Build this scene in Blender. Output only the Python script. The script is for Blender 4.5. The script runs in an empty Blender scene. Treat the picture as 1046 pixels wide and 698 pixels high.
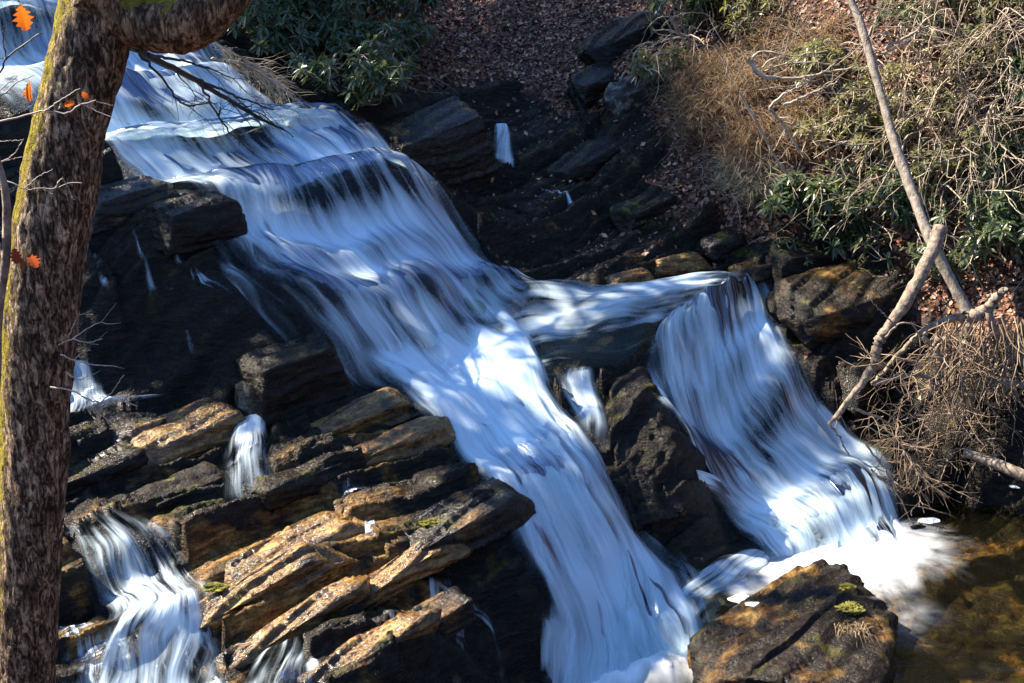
import bpy, bmesh, math, random
import numpy as np
from mathutils import Vector, Matrix

random.seed(7)
RNG = np.random.default_rng(11)
R = math.radians
C = bpy.context.scene.collection
SC = bpy.context.scene

# ------------------------------------------------------------------ camera
IW, IH = 1046.0, 698.0
PITCH = R(20.0)
HFOV = R(38.0)
F = (IW / 2) / math.tan(HFOV / 2)
CAM_Z = 7.9
cd = bpy.data.cameras.new('camera')
cam = bpy.data.objects.new('camera', cd)
C.objects.link(cam)
cam.location = (0, 0, CAM_Z)
cam.rotation_euler = (R(90) - PITCH, 0, 0)
cd.sensor_width = 36
cd.lens = 18 / math.tan(HFOV / 2)
cd.clip_start = 0.1
cd.clip_end = 1500
SC.camera = cam

# ------------------------------------------------------------------ light
SUN_DIR = Vector((-0.69, 0.24, 0.69)).normalized()
sun_el = math.asin(SUN_DIR.z)
sun_rot = math.atan2(SUN_DIR.x, SUN_DIR.y)
w = bpy.data.worlds.new('World')
SC.world = w
w.use_nodes = True
nt = w.node_tree
sky = nt.nodes.new('ShaderNodeTexSky')
sky.sky_type = 'NISHITA'
sky.sun_disc = False
sky.ozone_density = 1.4
sky.dust_density = 0.3
sky.sun_elevation = sun_el
sky.sun_rotation = sun_rot
bg = nt.nodes['Background']
bg.inputs['Strength'].default_value = 0.08
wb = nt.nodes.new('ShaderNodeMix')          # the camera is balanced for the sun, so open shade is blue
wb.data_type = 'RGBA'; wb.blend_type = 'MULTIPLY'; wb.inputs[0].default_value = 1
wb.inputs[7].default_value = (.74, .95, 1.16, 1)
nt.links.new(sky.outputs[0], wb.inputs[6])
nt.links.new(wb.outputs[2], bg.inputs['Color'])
sd = bpy.data.lights.new('sun', 'SUN')
sd.energy = 5.0
sd.angle = R(0.5)
sd.color = (1.0, 0.90, 0.74)
so = bpy.data.objects.new('sun', sd)
C.objects.link(so)
so.rotation_euler = SUN_DIR.to_track_quat('Z', 'Y').to_euler()
SC.view_settings.view_transform = 'Standard'
SC.view_settings.look = 'None'
SC.view_settings.gamma = 1
SC.view_settings.use_curve_mapping = False
SC.view_settings.exposure = 2.1
SC.cycles.use_denoising = True
SC.cycles.max_bounces = 6
SC.cycles.diffuse_bounces = 3
SC.cycles.glossy_bounces = 2
SC.cycles.transmission_bounces = 3
SC.cycles.transparent_max_bounces = 16
SC.cycles.sample_clamp_indirect = 4


# ------------------------------------------------------------------ noise
def _hash(ix, iy, iz, seed):
    h = (ix.astype(np.int64) * 374761393 + iy.astype(np.int64) * 668265263
         + iz.astype(np.int64) * 2147483647 + seed * 144665) & 0xffffffff
    h = ((h ^ (h >> 13)) * 1274126177) & 0xffffffff
    h = ((h ^ (h >> 15)) * 2246822519) & 0xffffffff
    return ((h ^ (h >> 16)) & 0xffffff) / float(0xffffff)


def noise2(x, y, seed=0):
    x = np.asarray(x, float); y = np.asarray(y, float)
    ix = np.floor(x); iy = np.floor(y)
    fx = x - ix; fy = y - iy
    fx = fx * fx * fx * (fx * (fx * 6 - 15) + 10); fy = fy * fy * fy * (fy * (fy * 6 - 15) + 10)
    z = np.zeros_like(ix)
    a = _hash(ix, iy, z, seed); b = _hash(ix + 1, iy, z, seed)
    c = _hash(ix, iy + 1, z, seed); d = _hash(ix + 1, iy + 1, z, seed)
    return (a + (b - a) * fx) * (1 - fy) + (c + (d - c) * fx) * fy


def fbm2(x, y, oct=4, seed=0, gain=0.5):
    s = 0; a = 1; n = 0
    for k in range(oct):
        s = s + a * noise2(x * 2 ** k + 17.3 * k, y * 2 ** k + 9.1 * k, seed + k)
        n += a; a *= gain
    return s / n - 0.5


def noise3(x, y, z, seed=0):
    ix = np.floor(x); iy = np.floor(y); iz = np.floor(z)
    fx = x - ix; fy = y - iy; fz = z - iz
    fx = fx * fx * (3 - 2 * fx); fy = fy * fy * (3 - 2 * fy); fz = fz * fz * (3 - 2 * fz)
    r = 0
    for dz in (0, 1):
        a = _hash(ix, iy, iz + dz, seed); b = _hash(ix + 1, iy, iz + dz, seed)
        c = _hash(ix, iy + 1, iz + dz, seed); d = _hash(ix + 1, iy + 1, iz + dz, seed)
        v = (a + (b - a) * fx) * (1 - fy) + (c + (d - c) * fx) * fy
        r = r + v * (fz if dz else 1 - fz)
    return r


def fbm3(p, sc, oct=4, seed=0):
    s = 0; a = 1; n = 0
    for k in range(oct):
        q = p * sc * 2 ** k + 13.7 * k
        s = s + a * noise3(q[:, 0], q[:, 1], q[:, 2], seed + k); n += a; a *= 0.5
    return s / n - 0.5


def sstep(a, b, x):
    t = np.clip((x - a) / (b - a), 0, 1)
    return t * t * (3 - 2 * t)


# ------------------------------------------------------------------ picture point -> place
SP, CP = math.sin(PITCH), math.cos(PITCH)


def at(px, py, Y):
    u = (px - IW / 2) / F
    v = (IH / 2 - py) / F
    ry = CP + v * SP
    rz = -SP + v * CP
    return np.array((u * Y / ry, Y, CAM_Z + rz * Y / ry))


# control points: pixel x, pixel y, distance, leaf litter 0..1, ochre 0..1
CTRL = [
    # upper cascade
    (0, 0, 20.0, 0, 0), (30, 10, 19.0, 0, 0), (110, 0, 20.6, 0, 0), (200, 10, 21.5, 0, 0), (60, 70, 18.3, 0, 0), (100, 140, 17.4, 0, 0),
    (150, 90, 18.9, 0, 0), (210, 80, 19.3, 0, 0), (120, 170, 16.6, 0, 0), (200, 150, 17.5, 0, 0), (300, 140, 18.0, 0, 0), (390, 150, 18.3, 0, 0),
    (250, 200, 16.6, 0, 0), (340, 190, 17.2, 0, 0), (420, 185, 17.8, 0, 0), (300, 270, 15.9, 0, 0), (380, 260, 16.6, 0, 0), (460, 240, 17.5, 0, 0),
    (330, 330, 15.4, 0, 0), (400, 330, 16.0, 0, 0), (480, 310, 16.9, 0, 0), (540, 285, 17.6, 0, 0),
    # shelf
    (380, 375, 15.3, 0, 0), (450, 360, 16.0, 0, 0), (520, 340, 16.6, 0, 0), (600, 330, 16.65, 0, .1), (690, 325, 16.95, 0, 0),
    (640, 300, 17.3, 0, .6), (730, 285, 18.0, 0, 0), (790, 285, 18.4, 0, 0), (560, 390, 15.7, 0, 0),
    # main plunge
    (450, 430, 14.9, 0, 0), (530, 430, 15.0, 0, 0), (600, 410, 15.4, 0, 0), (560, 480, 14.4, 0, 0), (500, 480, 14.3, 0, 0), (610, 520, 14.05, 0, 0),
    (600, 600, 13.5, 0, 0), (620, 690, 13.1, 0, 0), (700, 690, 12.9, 0, 0), (660, 640, 13.5, 0, 0),
    # pillar between the falls
    (640, 390, 15.7, 0, 0), (670, 420, 15.2, 0, 0), (700, 490, 14.85, 0, 0), (640, 480, 14.75, 0, 0), (660, 540, 14.5, 0, 0), (740, 540, 14.8, 0, 0),
    (700, 600, 13.95, 0, 0),
    # right fall
    (660, 360, 16.3, 0, 0), (740, 390, 16.6, 0, 0), (800, 360, 17.3, 0, 0), (730, 470, 15.9, 0, 0), (800, 470, 16.0, 0, 0), (860, 425, 16.8, 0, 0),
    (800, 540, 15.1, 0, 0), (860, 500, 15.75, 0, 0), (900, 560, 14.9, 0, 0), (920, 500, 15.9, 0, 0),
    # pool floor
    (780, 610, 14.0, 0, .3), (860, 620, 14.1, 0, .8), (950, 590, 14.5, 0, .55), (1030, 590, 14.6, 0, .5), (980, 560, 15.2, 0, .8), (1000, 650, 13.55, 0, .35),
    (900, 690, 12.75, 0, .5), (1040, 690, 12.8, .1, .7), (800, 700, 12.7, 0, 0),
    # right bank
    (960, 500, 16.1, 0, 0), (1040, 500, 15.9, .1, .1), (950, 400, 16.9, .1, 0), (1040, 400, 16.3, .25, 0), (850, 340, 17.7, 0, .4), (870, 380, 17.3, 0, .2), (900, 320, 17.7, .2, .2),  # sparse litter by the roots lets dark rock stand in for shadow
    (830, 270, 18.6, .4, 0), (960, 290, 17.9, .7, 0), (1040, 290, 17.2, .9, 0), (900, 200, 18.8, 1, 0), (1040, 150, 18.6, 1, 0), (900, 100, 19.7, 1, 0),
    (900, 0, 20.8, 1, 0), (1046, 0, 19.8, 1, 0), (800, 200, 19.2, .9, 0), (800, 100, 20.2, 1, 0), (800, 0, 21.6, 1, 0),
    # leaf slope and creek
    (700, 100, 20.8, .8, 0), (700, 190, 19.7, .75, 0), (700, 250, 18.9, .3, .2), (650, 270, 18.3, 0, .5), (620, 230, 19.0, .1, 0), (560, 240, 18.8, 0, .3),
    (640, 160, 20.2, .35, 0), (580, 170, 20.1, 0, 0), (500, 190, 19.5, 0, 0), (510, 150, 20.2, 0, 0), (520, 120, 21.0, .1, 0), (450, 130, 19.8, .05, .3), (420, 110, 20.2, .2, 0),
    (470, 200, 18.9, 0, 0), (600, 90, 21.6, .8, 0), (650, 50, 21.8, .8, 0), (560, 50, 22.6, .9, 0), (560, 0, 24.0, 1, 0), (450, 50, 22.3, 1, 0), (430, 0, 23.6, 1, 0), (680, 0, 23.2, .9, 0),
    (350, 50, 21.5, .8, 0), (350, 0, 23.0, .9, 0), (290, 95, 19.9, 0, 0), (340, 120, 19.2, 0, .1), (260, 40, 21.3, .3, 0),
    # left cliff
    (110, 200, 16.0, 0, .3), (200, 212, 15.95, 0, .1), (80, 240, 15.6, 0, 0), (230, 260, 15.5, 0, 0), (200, 300, 15.2, 0, 0), (120, 300, 15.2, 0, 0), (270, 330, 15.2, 0, 0), (200, 380, 14.9, 0, 0),
    (70, 355, 14.9, 0, 0), (80, 425, 14.3, 0, 0), (150, 410, 14.55, 0, 0), (0, 300, 15.2, 0, 0), (0, 420, 14.2, 0, 0), (0, 200, 16.2, 0, 0), (0, 130, 17.2, 0, 0),
    # mid rocks
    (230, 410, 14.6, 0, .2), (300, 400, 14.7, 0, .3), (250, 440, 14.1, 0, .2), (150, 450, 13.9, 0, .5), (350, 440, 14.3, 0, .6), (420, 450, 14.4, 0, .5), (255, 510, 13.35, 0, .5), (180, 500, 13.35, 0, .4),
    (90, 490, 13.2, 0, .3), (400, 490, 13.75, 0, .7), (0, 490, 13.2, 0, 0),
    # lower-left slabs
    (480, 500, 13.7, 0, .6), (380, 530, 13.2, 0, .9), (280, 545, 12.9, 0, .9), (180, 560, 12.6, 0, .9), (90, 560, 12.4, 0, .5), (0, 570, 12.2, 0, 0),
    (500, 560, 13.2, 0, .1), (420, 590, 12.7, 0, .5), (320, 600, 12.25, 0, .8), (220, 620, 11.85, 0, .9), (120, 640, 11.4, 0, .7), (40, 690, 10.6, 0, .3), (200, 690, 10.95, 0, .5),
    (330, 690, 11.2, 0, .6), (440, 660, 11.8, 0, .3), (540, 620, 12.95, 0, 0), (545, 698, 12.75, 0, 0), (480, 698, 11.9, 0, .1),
]
WORLD_PTS = [  # outside the view: x, y, z, litter
    (-15, 30, 10.5, 1), (0, 32, 11.5, 1), (15, 30, 16, 1), (-40, 60, 26, 1), (0, 62, 30, 1), (40, 60, 36, 1), (22, 18, 15, 1), (45, 20, 30, 1), (-9, 18, 6.2, 1),
    (-12, 24, 7.8, 1), (-10, 13, 3.8, 1), (-15, 12, 5.2, 1), (-30, 15, 8, 1), (-35, 0, 9, 1), (0, 0, 6.2, 1), (-4, 5.5, 3.9, 1), (3, 5, 3.2, 1), (0, 8, 1.0, .5), (5, 9, -.7, .5), (-7, 9, 2.6, .5),
    (9, 13, .2, .8), (8.5, 16, 2.8, 1), (10, 20, 7.2, 1), (10, 9, -.8, .7), (22, 4, -1, 1), (20, -8, 4, 1), (0, -20, 9, 1), (40, -20, 9, 1), (-30, -30, 12, 1), (120, 0, 50, 1), (-120, 20, 40, 1), (0, 150, 70, 1),
    (0, -150, 40, 1), (130, 130, 80, 1), (-130, 130, 75, 1), (130, -130, 40, 1), (-130, -130, 50, 1),
]
PTS = np.array([at(a, b, c) for a, b, c, _, _ in CTRL] + [(a, b, c) for a, b, c, _ in WORLD_PTS])
LIT = np.array([c[3] for c in CTRL] + [c[3] for c in WORLD_PTS])
OCH = np.array([c[4] for c in CTRL] + [0 for c in WORLD_PTS])


class TPS:
    def __init__(self, xy, val, lam):
        n = len(xy)
        d2 = ((xy[:, None] - xy[None]) ** 2).sum(-1)
        K = 0.5 * d2 * np.log(d2 + 1e-9) + lam * np.eye(n)
        P = np.c_[np.ones(n), xy]
        A = np.block([[K, P], [P.T, np.zeros((3, 3))]])
        s = np.linalg.solve(A, np.r_[val, 0, 0, 0])
        self.w, self.a, self.xy = s[:n], s[n:], xy

    def __call__(self, x, y):
        sh = np.shape(x)
        x = np.ravel(x); y = np.ravel(y)
        out = self.a[0] + self.a[1] * x + self.a[2] * y
        for (cx, cy), wt in zip(self.xy, self.w):
            d2 = (x - cx) ** 2 + (y - cy) ** 2
            out += wt * 0.5 * d2 * np.log(d2 + 1e-9)
        return out.reshape(sh)


tps = TPS(PTS[:, :2], PTS[:, 2], 0.004)


def soft_attr(x, y, val):
    sh = np.shape(x)
    x = np.ravel(x); y = np.ravel(y)
    n = np.zeros_like(x); d = np.full_like(x, 1e-12)
    for (cx, cy, _), v in zip(PTS, val):
        g = 1 / (((x - cx) ** 2 + (y - cy) ** 2) + 0.02) ** 2
        n += g * v; d += g
    return (n / d).reshape(sh)


# strike of the rock beds: along TV, steps face along SV
SVx, SVy = 0.63, -0.777
TVx, TVy = 0.777, 0.63


def saw(q, wdt):
    f = q - np.floor(q)
    return np.where(f < 1 - wdt, f / (1 - wdt), (1 - f) / wdt) - 0.5


def rock_detail(x, y):
    s = SVx * x + SVy * y
    t = TVx * x + TVy * y
    wob = fbm2(x * .5, y * .5, 2, 5) * 0.55 + fbm2(t * 1.1, s * 2.0, 3, 8) * .16
    out = 0
    for L, A, sd_, wd in ((1.25, .36, 1, .10), (.47, .15, 2, .13), (.17, .055, 3, .2)):
        q = (s + wob + .11 * np.sin(t * .9 + sd_)) / L + sd_ * .37
        k = np.floor(q)
        amp = 0.25 + 1.1 * noise2(t / L * .33 + k * 7.31, k * 3.17, 20 + sd_)
        out = out + A * amp * saw(q, wd)
        # joints across the beds
        q2 = (t + fbm2(x * 1.1, y * 1.1, 2, 30 + sd_) * .5 + k * .41 * L) / (L * 1.9)
        k2 = np.floor(q2)
        out = out + A * .55 * (_hash(k, k2, k * 0, 40 + sd_) - .5)
    out = out + fbm2(x * 2.2, y * 2.2, 4, 60) * .14 + fbm2(x * 9, y * 9, 3, 66) * .035
    return out


def soil_detail(x, y):
    return fbm2(x * .9, y * .9, 5, 70) * .5 + fbm2(x * 5, y * 5, 3, 77) * .09


# dense raster of the ground round the stream
GX0, GX1, GY0, GY1, GD = -9.6, 9.6, 8.6, 25.6, 0.025
gx = np.arange(GX0, GX1, GD)
gy = np.arange(GY0, GY1, GD)
# evaluate the smooth parts on a coarser raster, then refine
CDX = 4
cx_ = np.arange(GX0, GX1 + GD * CDX * 2, GD * CDX); cy_ = np.arange(GY0, GY1 + GD * CDX * 2, GD * CDX)
CXX, CYY = np.meshgrid(cx_, cy_)
BASE_C = tps(CXX, CYY)
LIT_C = soft_attr(CXX, CYY, LIT)
OCH_C = soft_attr(CXX, CYY, OCH)


def bil(grid, x0, y0, d, x, y):
    fx = np.clip((x - x0) / d, 0, grid.shape[1] - 1.001); fy = np.clip((y - y0) / d, 0, grid.shape[0] - 1.001)
    ix = fx.astype(int); iy = fy.astype(int)
    fx = fx - ix; fy = fy - iy
    return (grid[iy, ix] * (1 - fx) + grid[iy, ix + 1] * fx) * (1 - fy) + (grid[iy + 1, ix] * (1 - fx) + grid[iy + 1, ix + 1] * fx) * fy


GXX, GYY = np.meshgrid(gx, gy)
BASE = bil(BASE_C, GX0, GY0, GD * CDX, GXX, GYY)
LITG = bil(LIT_C, GX0, GY0, GD * CDX, GXX, GYY)
OCHG = bil(OCH_C, GX0, GY0, GD * CDX, GXX, GYY)


def litmask(l, x, y):
    return sstep(.35, .65, l + fbm2(x * 1.3, y * 1.3, 4, 91) * .6)


LM = litmask(LITG, GXX, GYY)
POOLG = sstep(.35, .12, BASE) * sstep(14.9, 14.3, GYY) * sstep(1.6, 2.4, GXX)   # the quiet pool bed stays smooth
SHELF = np.exp(-(((GXX - .95) / .95) ** 2 + ((GYY - 16.75) / .55) ** 2) ** 2)
HG = BASE + rock_detail(GXX, GYY) * (1 - LM) * (1 - .7 * POOLG) * (1 - .8 * SHELF) + soil_detail(GXX, GYY) * LM


def blur(a, r):
    k = 2 * r + 1
    for ax in (0, 1):
        p = np.pad(a, [(r + 1, r) if i == ax else (0, 0) for i in (0, 1)], mode='edge')
        c = np.cumsum(p, axis=ax)
        a = (np.take(c, range(k, c.shape[ax]), ax) - np.take(c, range(0, c.shape[ax] - k), ax)) / k
    return a


def water_steps(x, y):
    s = SVx * x + SVy * y
    t = TVx * x + TVy * y
    wob = fbm2(x * .5, y * .5, 2, 5) * 0.55 + fbm2(t * 1.1, s * 2.0, 3, 8) * .16
    out = 0
    for L, A, sd_, wd in ((1.25, .44, 1, .42), (.47, .17, 2, .45)):
        q = (s + wob + .11 * np.sin(t * .9 + sd_)) / L + sd_ * .37
        k = np.floor(q)
        amp = 0.35 + 1.0 * noise2(t / L * .33 + k * 7.31, k * 3.17, 20 + sd_)
        out = out + A * amp * saw(q, wd)
    return out + fbm2(x * 1.6, y * 1.6, 2, 60) * .10


HWAT = blur(blur(BASE + water_steps(GXX, GYY), 4), 4)
CONC = blur(blur(HWAT, 9), 9) - HWAT          # hollows below each drop
BEDG = np.zeros_like(BASE)
HS = blur(blur(HG, 5), 5)       # what water lies on
HSS = blur(blur(HS, 9), 9)
HS = HS * .55 + HSS * .45


def dilate(a, r):
    for ax in (0, 1):
        b = a
        for k in range(-r, r + 1): b = np.maximum(b, np.roll(a, k, ax))
        a = b
    return a


HMX = blur(blur(dilate(HG, 5), 6), 6)


def Hd(x, y): return bil(HG, GX0, GY0, GD, np.asarray(x, float), np.asarray(y, float))
def Hq(x, y): return bil(HWAT, GX0, GY0, GD, np.asarray(x, float), np.asarray(y, float))
def Hconc(x, y): return bil(CONC, GX0, GY0, GD, np.asarray(x, float), np.asarray(y, float))
def Hw(x, y): return bil(HS, GX0, GY0, GD, np.asarray(x, float), np.asarray(y, float))
def Hb(x, y): return bil(BASE, GX0, GY0, GD, np.asarray(x, float), np.asarray(y, float))
def Hm(x, y): return bil(HMX, GX0, GY0, GD, np.asarray(x, float), np.asarray(y, float))
def Hss(x, y): return bil(HSS, GX0, GY0, GD, np.asarray(x, float), np.asarray(y, float))


_YS = np.arange(8.8, 25.5, .015)


def hit(px, py, fn=None):
    fn = fn or Hd
    u = (px - IW / 2) / F; v = (IH / 2 - py) / F
    ry = CP + v * SP; rz = -SP + v * CP
    X = u * _YS / ry; Z = CAM_Z + rz * _YS / ry
    g = fn(X, _YS)
    b = np.nonzero(Z < g)[0]
    i = b[0] if len(b) else len(_YS) - 1
    return Vector((X[i], _YS[i], float(g[i]) if len(b) else Z[i]))


# ------------------------------------------------------------------ mesh helpers
def tag(o, label=None, cat=None, group=None, kind=None):
    if label: o['label'] = label
    if cat: o['category'] = cat
    if group: o['group'] = group
    if kind: o['kind'] = kind
    return o


def obj(name, verts, faces, m, parent=None, smooth=True, attrs=None, uv=None):
    me = bpy.data.meshes.new(name)
    verts = np.asarray(verts, np.float32)
    me.vertices.add(len(verts))
    me.vertices.foreach_set('co', verts.ravel())
    if isinstance(faces, np.ndarray):
        fl = faces.ravel(); ls = np.full(len(faces), faces.shape[1])
    else:
        ls = np.array([len(f) for f in faces]); fl = np.concatenate([np.asarray(f) for f in faces])
    me.loops.add(len(fl))
    me.loops.foreach_set('vertex_index', fl.astype(np.int32))
    me.polygons.add(len(ls))
    st = np.r_[0, np.cumsum(ls)[:-1]]
    me.polygons.foreach_set('loop_start', st.astype(np.int32))
    me.polygons.foreach_set('use_smooth', np.full(len(ls), smooth, bool))
    if uv is not None:
        l = me.uv_layers.new(name='UVMap')
        l.data.foreach_set('uv', np.asarray(uv, np.float32)[fl].ravel())
    for k, v in (attrs or {}).items():
        a = me.attributes.new(k, 'FLOAT', 'POINT')
        a.data.foreach_set('value', np.asarray(v, np.float32).ravel())
    me.update(calc_edges=True)
    me.validate()
    o = bpy.data.objects.new(name, me)
    C.objects.link(o)
    if m: me.materials.append(m)
    if parent: o.parent = parent
    return o


def empty(name, loc=(0, 0, 0)):
    o = bpy.data.objects.new(name, None)
    C.objects.link(o)
    o.location = loc
    o.empty_display_size = .2
    return o


def grid_faces(ny, nx):
    i = np.arange(ny * nx).reshape(ny, nx)
    return np.stack([i[:-1, :-1], i[:-1, 1:], i[1:, 1:], i[1:, :-1]], -1).reshape(-1, 4)


class MB:
    def __init__(self): self.v = []; self.f = []; self.n = 0; self.a = []

    def add(self, v, f, a=0.0):
        v = np.asarray(v, float)
        self.v.append(v); self.f.append(np.asarray(f) + self.n); self.n += len(v)
        self.a.append(np.full(len(v), a))

    def build(self, name, m, parent=None, smooth=True, attr=None, loc=None):
        V = np.concatenate(self.v)
        if loc is not None: V = V - np.asarray(loc)
        fs = []
        for f in self.f: fs.extend(f.tolist())
        return obj(name, V, fs, m, parent, smooth, {attr: np.concatenate(self.a)} if attr else None)


def tube_arrays(pts, rad, sides=5, rough=0, seed=0, cap=True):
    pts = np.asarray(pts, float); n = len(pts)
    rad = np.broadcast_to(np.asarray(rad, float), (n,))
    tan = np.gradient(pts, axis=0)
    tan /= np.linalg.norm(tan, axis=1)[:, None] + 1e-9
    up = np.array((0.31, .2, .93))
    e1 = np.cross(tan, up); e1 /= np.linalg.norm(e1, axis=1)[:, None] + 1e-9
    e2 = np.cross(tan, e1)
    th = np.linspace(0, 2 * np.pi, sides, endpoint=False)
    ring = np.cos(th)[None, :, None] * e1[:, None] + np.sin(th)[None, :, None] * e2[:, None]
    rr = rad[:, None, None] * np.ones((1, sides, 1))
    v = pts[:, None] + ring * rr
    v = v.reshape(-1, 3)
    i = np.arange(n * sides).reshape(n, sides)
    j = np.roll(i, -1, 1)
    f = np.stack([i[:-1], j[:-1], j[1:], i[1:]], -1).reshape(-1, 4)
    return v, f


def spline(pts, n):
    P = np.asarray(pts, float)
    if len(P) == 2:
        t = np.linspace(0, 1, n)[:, None]
        return P[0] * (1 - t) + P[1] * t
    Q = np.vstack([2 * P[0] - P[1], P, 2 * P[-1] - P[-2]])
    m = len(P) - 1
    t = np.linspace(0, m, n); k = np.minimum(t.astype(int), m - 1); t = (t - k)[:, None]
    a, b, c, d = Q[k], Q[k + 1], Q[k + 2], Q[k + 3]
    return .5 * (2 * b + (c - a) * t + (2 * a - 5 * b + 4 * c - d) * t * t + (3 * b - a - 3 * c + d) * t ** 3)


# ------------------------------------------------------------------ materials
class NT:
    def __init__(self, name):
        self.m = bpy.data.materials.new(name); self.m.use_nodes = True
        self.t = self.m.node_tree; self.p = self.t.nodes['Principled BSDF']; self.out = self.t.nodes['Material Output']

    def n(self, typ, **kw):
        nd = self.t.nodes.new(typ)
        for k, v in kw.items(): setattr(nd, k, v)
        return nd

    def l(self, a, b): self.t.links.new(a, b)

    def put(self, sock, v):
        if hasattr(v, 'is_linked') or isinstance(v, bpy.types.NodeSocket): self.l(v, sock)
        elif isinstance(v, tuple) and len(v) == 3 and sock.type == 'RGBA': sock.default_value = (*v, 1)
        else: sock.default_value = v

    def noise(self, vec, scale, detail=4, rough=.55, dist=0):
        nd = self.n('ShaderNodeTexNoise')
        if vec is not None: self.l(vec, nd.inputs['Vector'])
        nd.inputs['Scale'].default_value = scale; nd.inputs['Detail'].default_value = detail
        nd.inputs['Roughness'].default_value = rough; nd.inputs['Distortion'].default_value = dist
        return nd.outputs['Fac']

    def vor(self, vec, scale, feature='F1'):
        nd = self.n('ShaderNodeTexVoronoi', feature=feature)
        if vec is not None: self.l(vec, nd.inputs['Vector'])
        nd.inputs['Scale'].default_value = scale
        return nd

    def ramp(self, fac, stops, interp='LINEAR'):
        nd = self.n('ShaderNodeValToRGB')
        cr = nd.color_ramp; cr.interpolation = interp
        while len(cr.elements) < len(stops): cr.elements.new(.5)
        for e, (p, c) in zip(cr.elements, stops):
            e.position = p; e.color = (*c, 1) if isinstance(c, tuple) else (c, c, c, 1)
        self.put(nd.inputs[0], fac)
        return nd.outputs[0]

    def mix(self, fac, a, b, bt='MIX'):
        nd = self.n('ShaderNodeMix', data_type='RGBA', blend_type=bt)
        self.put(nd.inputs[0], fac); self.put(nd.inputs[6], a); self.put(nd.inputs[7], b)
        return nd.outputs[2]

    def math(self, op, a, b=0.0, c=0.0, clamp=False):
        nd = self.n('ShaderNodeMath', operation=op, use_clamp=clamp)
        self.put(nd.inputs[0], a); self.put(nd.inputs[1], b); self.put(nd.inputs[2], c)
        return nd.outputs[0]

    def attr(self, name): return self.n('ShaderNodeAttribute', attribute_name=name).outputs['Fac']

    def pos(self): return self.n('ShaderNodeNewGeometry').outputs['Position']

    def mapping(self, vec, scale=(1, 1, 1), rot=(0, 0, 0)):
        nd = self.n('ShaderNodeMapping'); self.l(vec, nd.inputs[0])
        nd.inputs['Scale'].default_value = scale; nd.inputs['Rotation'].default_value = rot
        return nd.outputs[0]

    def bump(self, h, strength=.5, dist=.02, normal=None):
        nd = self.n('ShaderNodeBump'); self.l(h, nd.inputs['Height'])
        nd.inputs['Strength'].default_value = strength; nd.inputs['Distance'].default_value = dist
        if normal is not None: self.l(normal, nd.inputs['Normal'])
        return nd.outputs[0]

    def setp(self, **kw):
        for k, v in kw.items(): self.put(self.p.inputs[k.replace('_', ' ')], v)
        return self.m


def rock_color(k, pos, och, moss_amt=.5):
    """wet dark gneiss with ochre faces, green film and pale lichen; returns colour, height"""
    lay = k.mapping(pos, (2.6, 2.6, 9), (R(18), R(-14), R(-39)))
    n1 = k.noise(pos, 1.7, 6, .6)
    n2 = k.noise(lay, 2.2, 6, .65)
    n3 = k.noise(pos, 26, 5, .65)
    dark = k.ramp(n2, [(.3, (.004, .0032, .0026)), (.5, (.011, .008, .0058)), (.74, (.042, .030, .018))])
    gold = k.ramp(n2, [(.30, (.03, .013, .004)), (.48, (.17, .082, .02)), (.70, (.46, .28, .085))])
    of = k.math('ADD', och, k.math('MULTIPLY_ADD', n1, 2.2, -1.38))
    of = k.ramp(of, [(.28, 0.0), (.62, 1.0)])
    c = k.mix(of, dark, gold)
    c = k.mix(k.ramp(n3, [(.35, .75), (.6, 0.0)]), c, k.mix(.7, c, (.01, .008, .006)))
    geo = k.n('ShaderNodeNewGeometry')
    sep = k.n('ShaderNodeSeparateXYZ'); k.l(geo.outputs['Normal'], sep.inputs[0])
    n4 = k.noise(pos, 3.1, 5, .7)
    mf = k.math('MULTIPLY', k.ramp(n4, [(.56, 0.0), (.66, 1.0)]), k.ramp(sep.outputs['Z'], [(.35, 0.0), (.8, 1.0)]))
    mf = k.math('MULTIPLY', mf, moss_amt)
    c = k.mix(mf, c, k.mix(n3, (.03, .035, .006), (.16, .14, .015)))
    h = k.math('ADD', k.math('MULTIPLY', n2, 1.2), k.math('MULTIPLY', n3, .55))
    h = k.math('ADD', h, k.math('MULTIPLY', k.noise(pos, 75, 3, .6), .12))
    return c, h, n1, n3


def mat_terrain():
    k = NT('terrain'); pos = k.pos()
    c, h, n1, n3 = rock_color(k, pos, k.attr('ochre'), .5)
    lit = k.attr('litter')
    v = k.vor(pos, 17)
    vc = k.n('ShaderNodeSeparateColor'); k.l(v.outputs['Color'], vc.inputs[0])
    soil = k.ramp(vc.outputs[0], [(0, (.012, .006, .004)), (.4, (.040, .018, .010)), (.7, (.085, .036, .019)), (.92, (.20, .085, .04)), (1, (.28, .16, .09))])
    bed = k.attr('bed')
    c = k.mix(bed, c, k.mix(n3, (.004, .0045, .005), (.016, .015, .013)))
    soil = k.mix(k.ramp(n1, [(.35, 0.0), (.7, .65)]), soil, (.018, .012, .008))
    col = k.mix(lit, c, soil)
    rough = k.math('ADD', k.math('MULTIPLY', lit, .5), k.ramp(n3, [(.3, .16), (.7, .42)]), clamp=True)
    hh = k.mix(lit, h, v.outputs['Distance'])
    return k.setp(Base_Color=col, Roughness=rough, Normal=k.bump(hh, .9, .045), Specular_IOR_Level=.15)


def mat_rock(name, och, moss=.6, rough0=.12, rough1=.42, spec=.18):
    k = NT(name); pos = k.pos()
    c, h, n1, n3 = rock_color(k, pos, och, moss)
    return k.setp(Base_Color=c, Roughness=k.ramp(n3, [(.3, rough0), (.7, rough1)]), Normal=k.bump(h, .85, .035), Specular_IOR_Level=spec)


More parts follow.
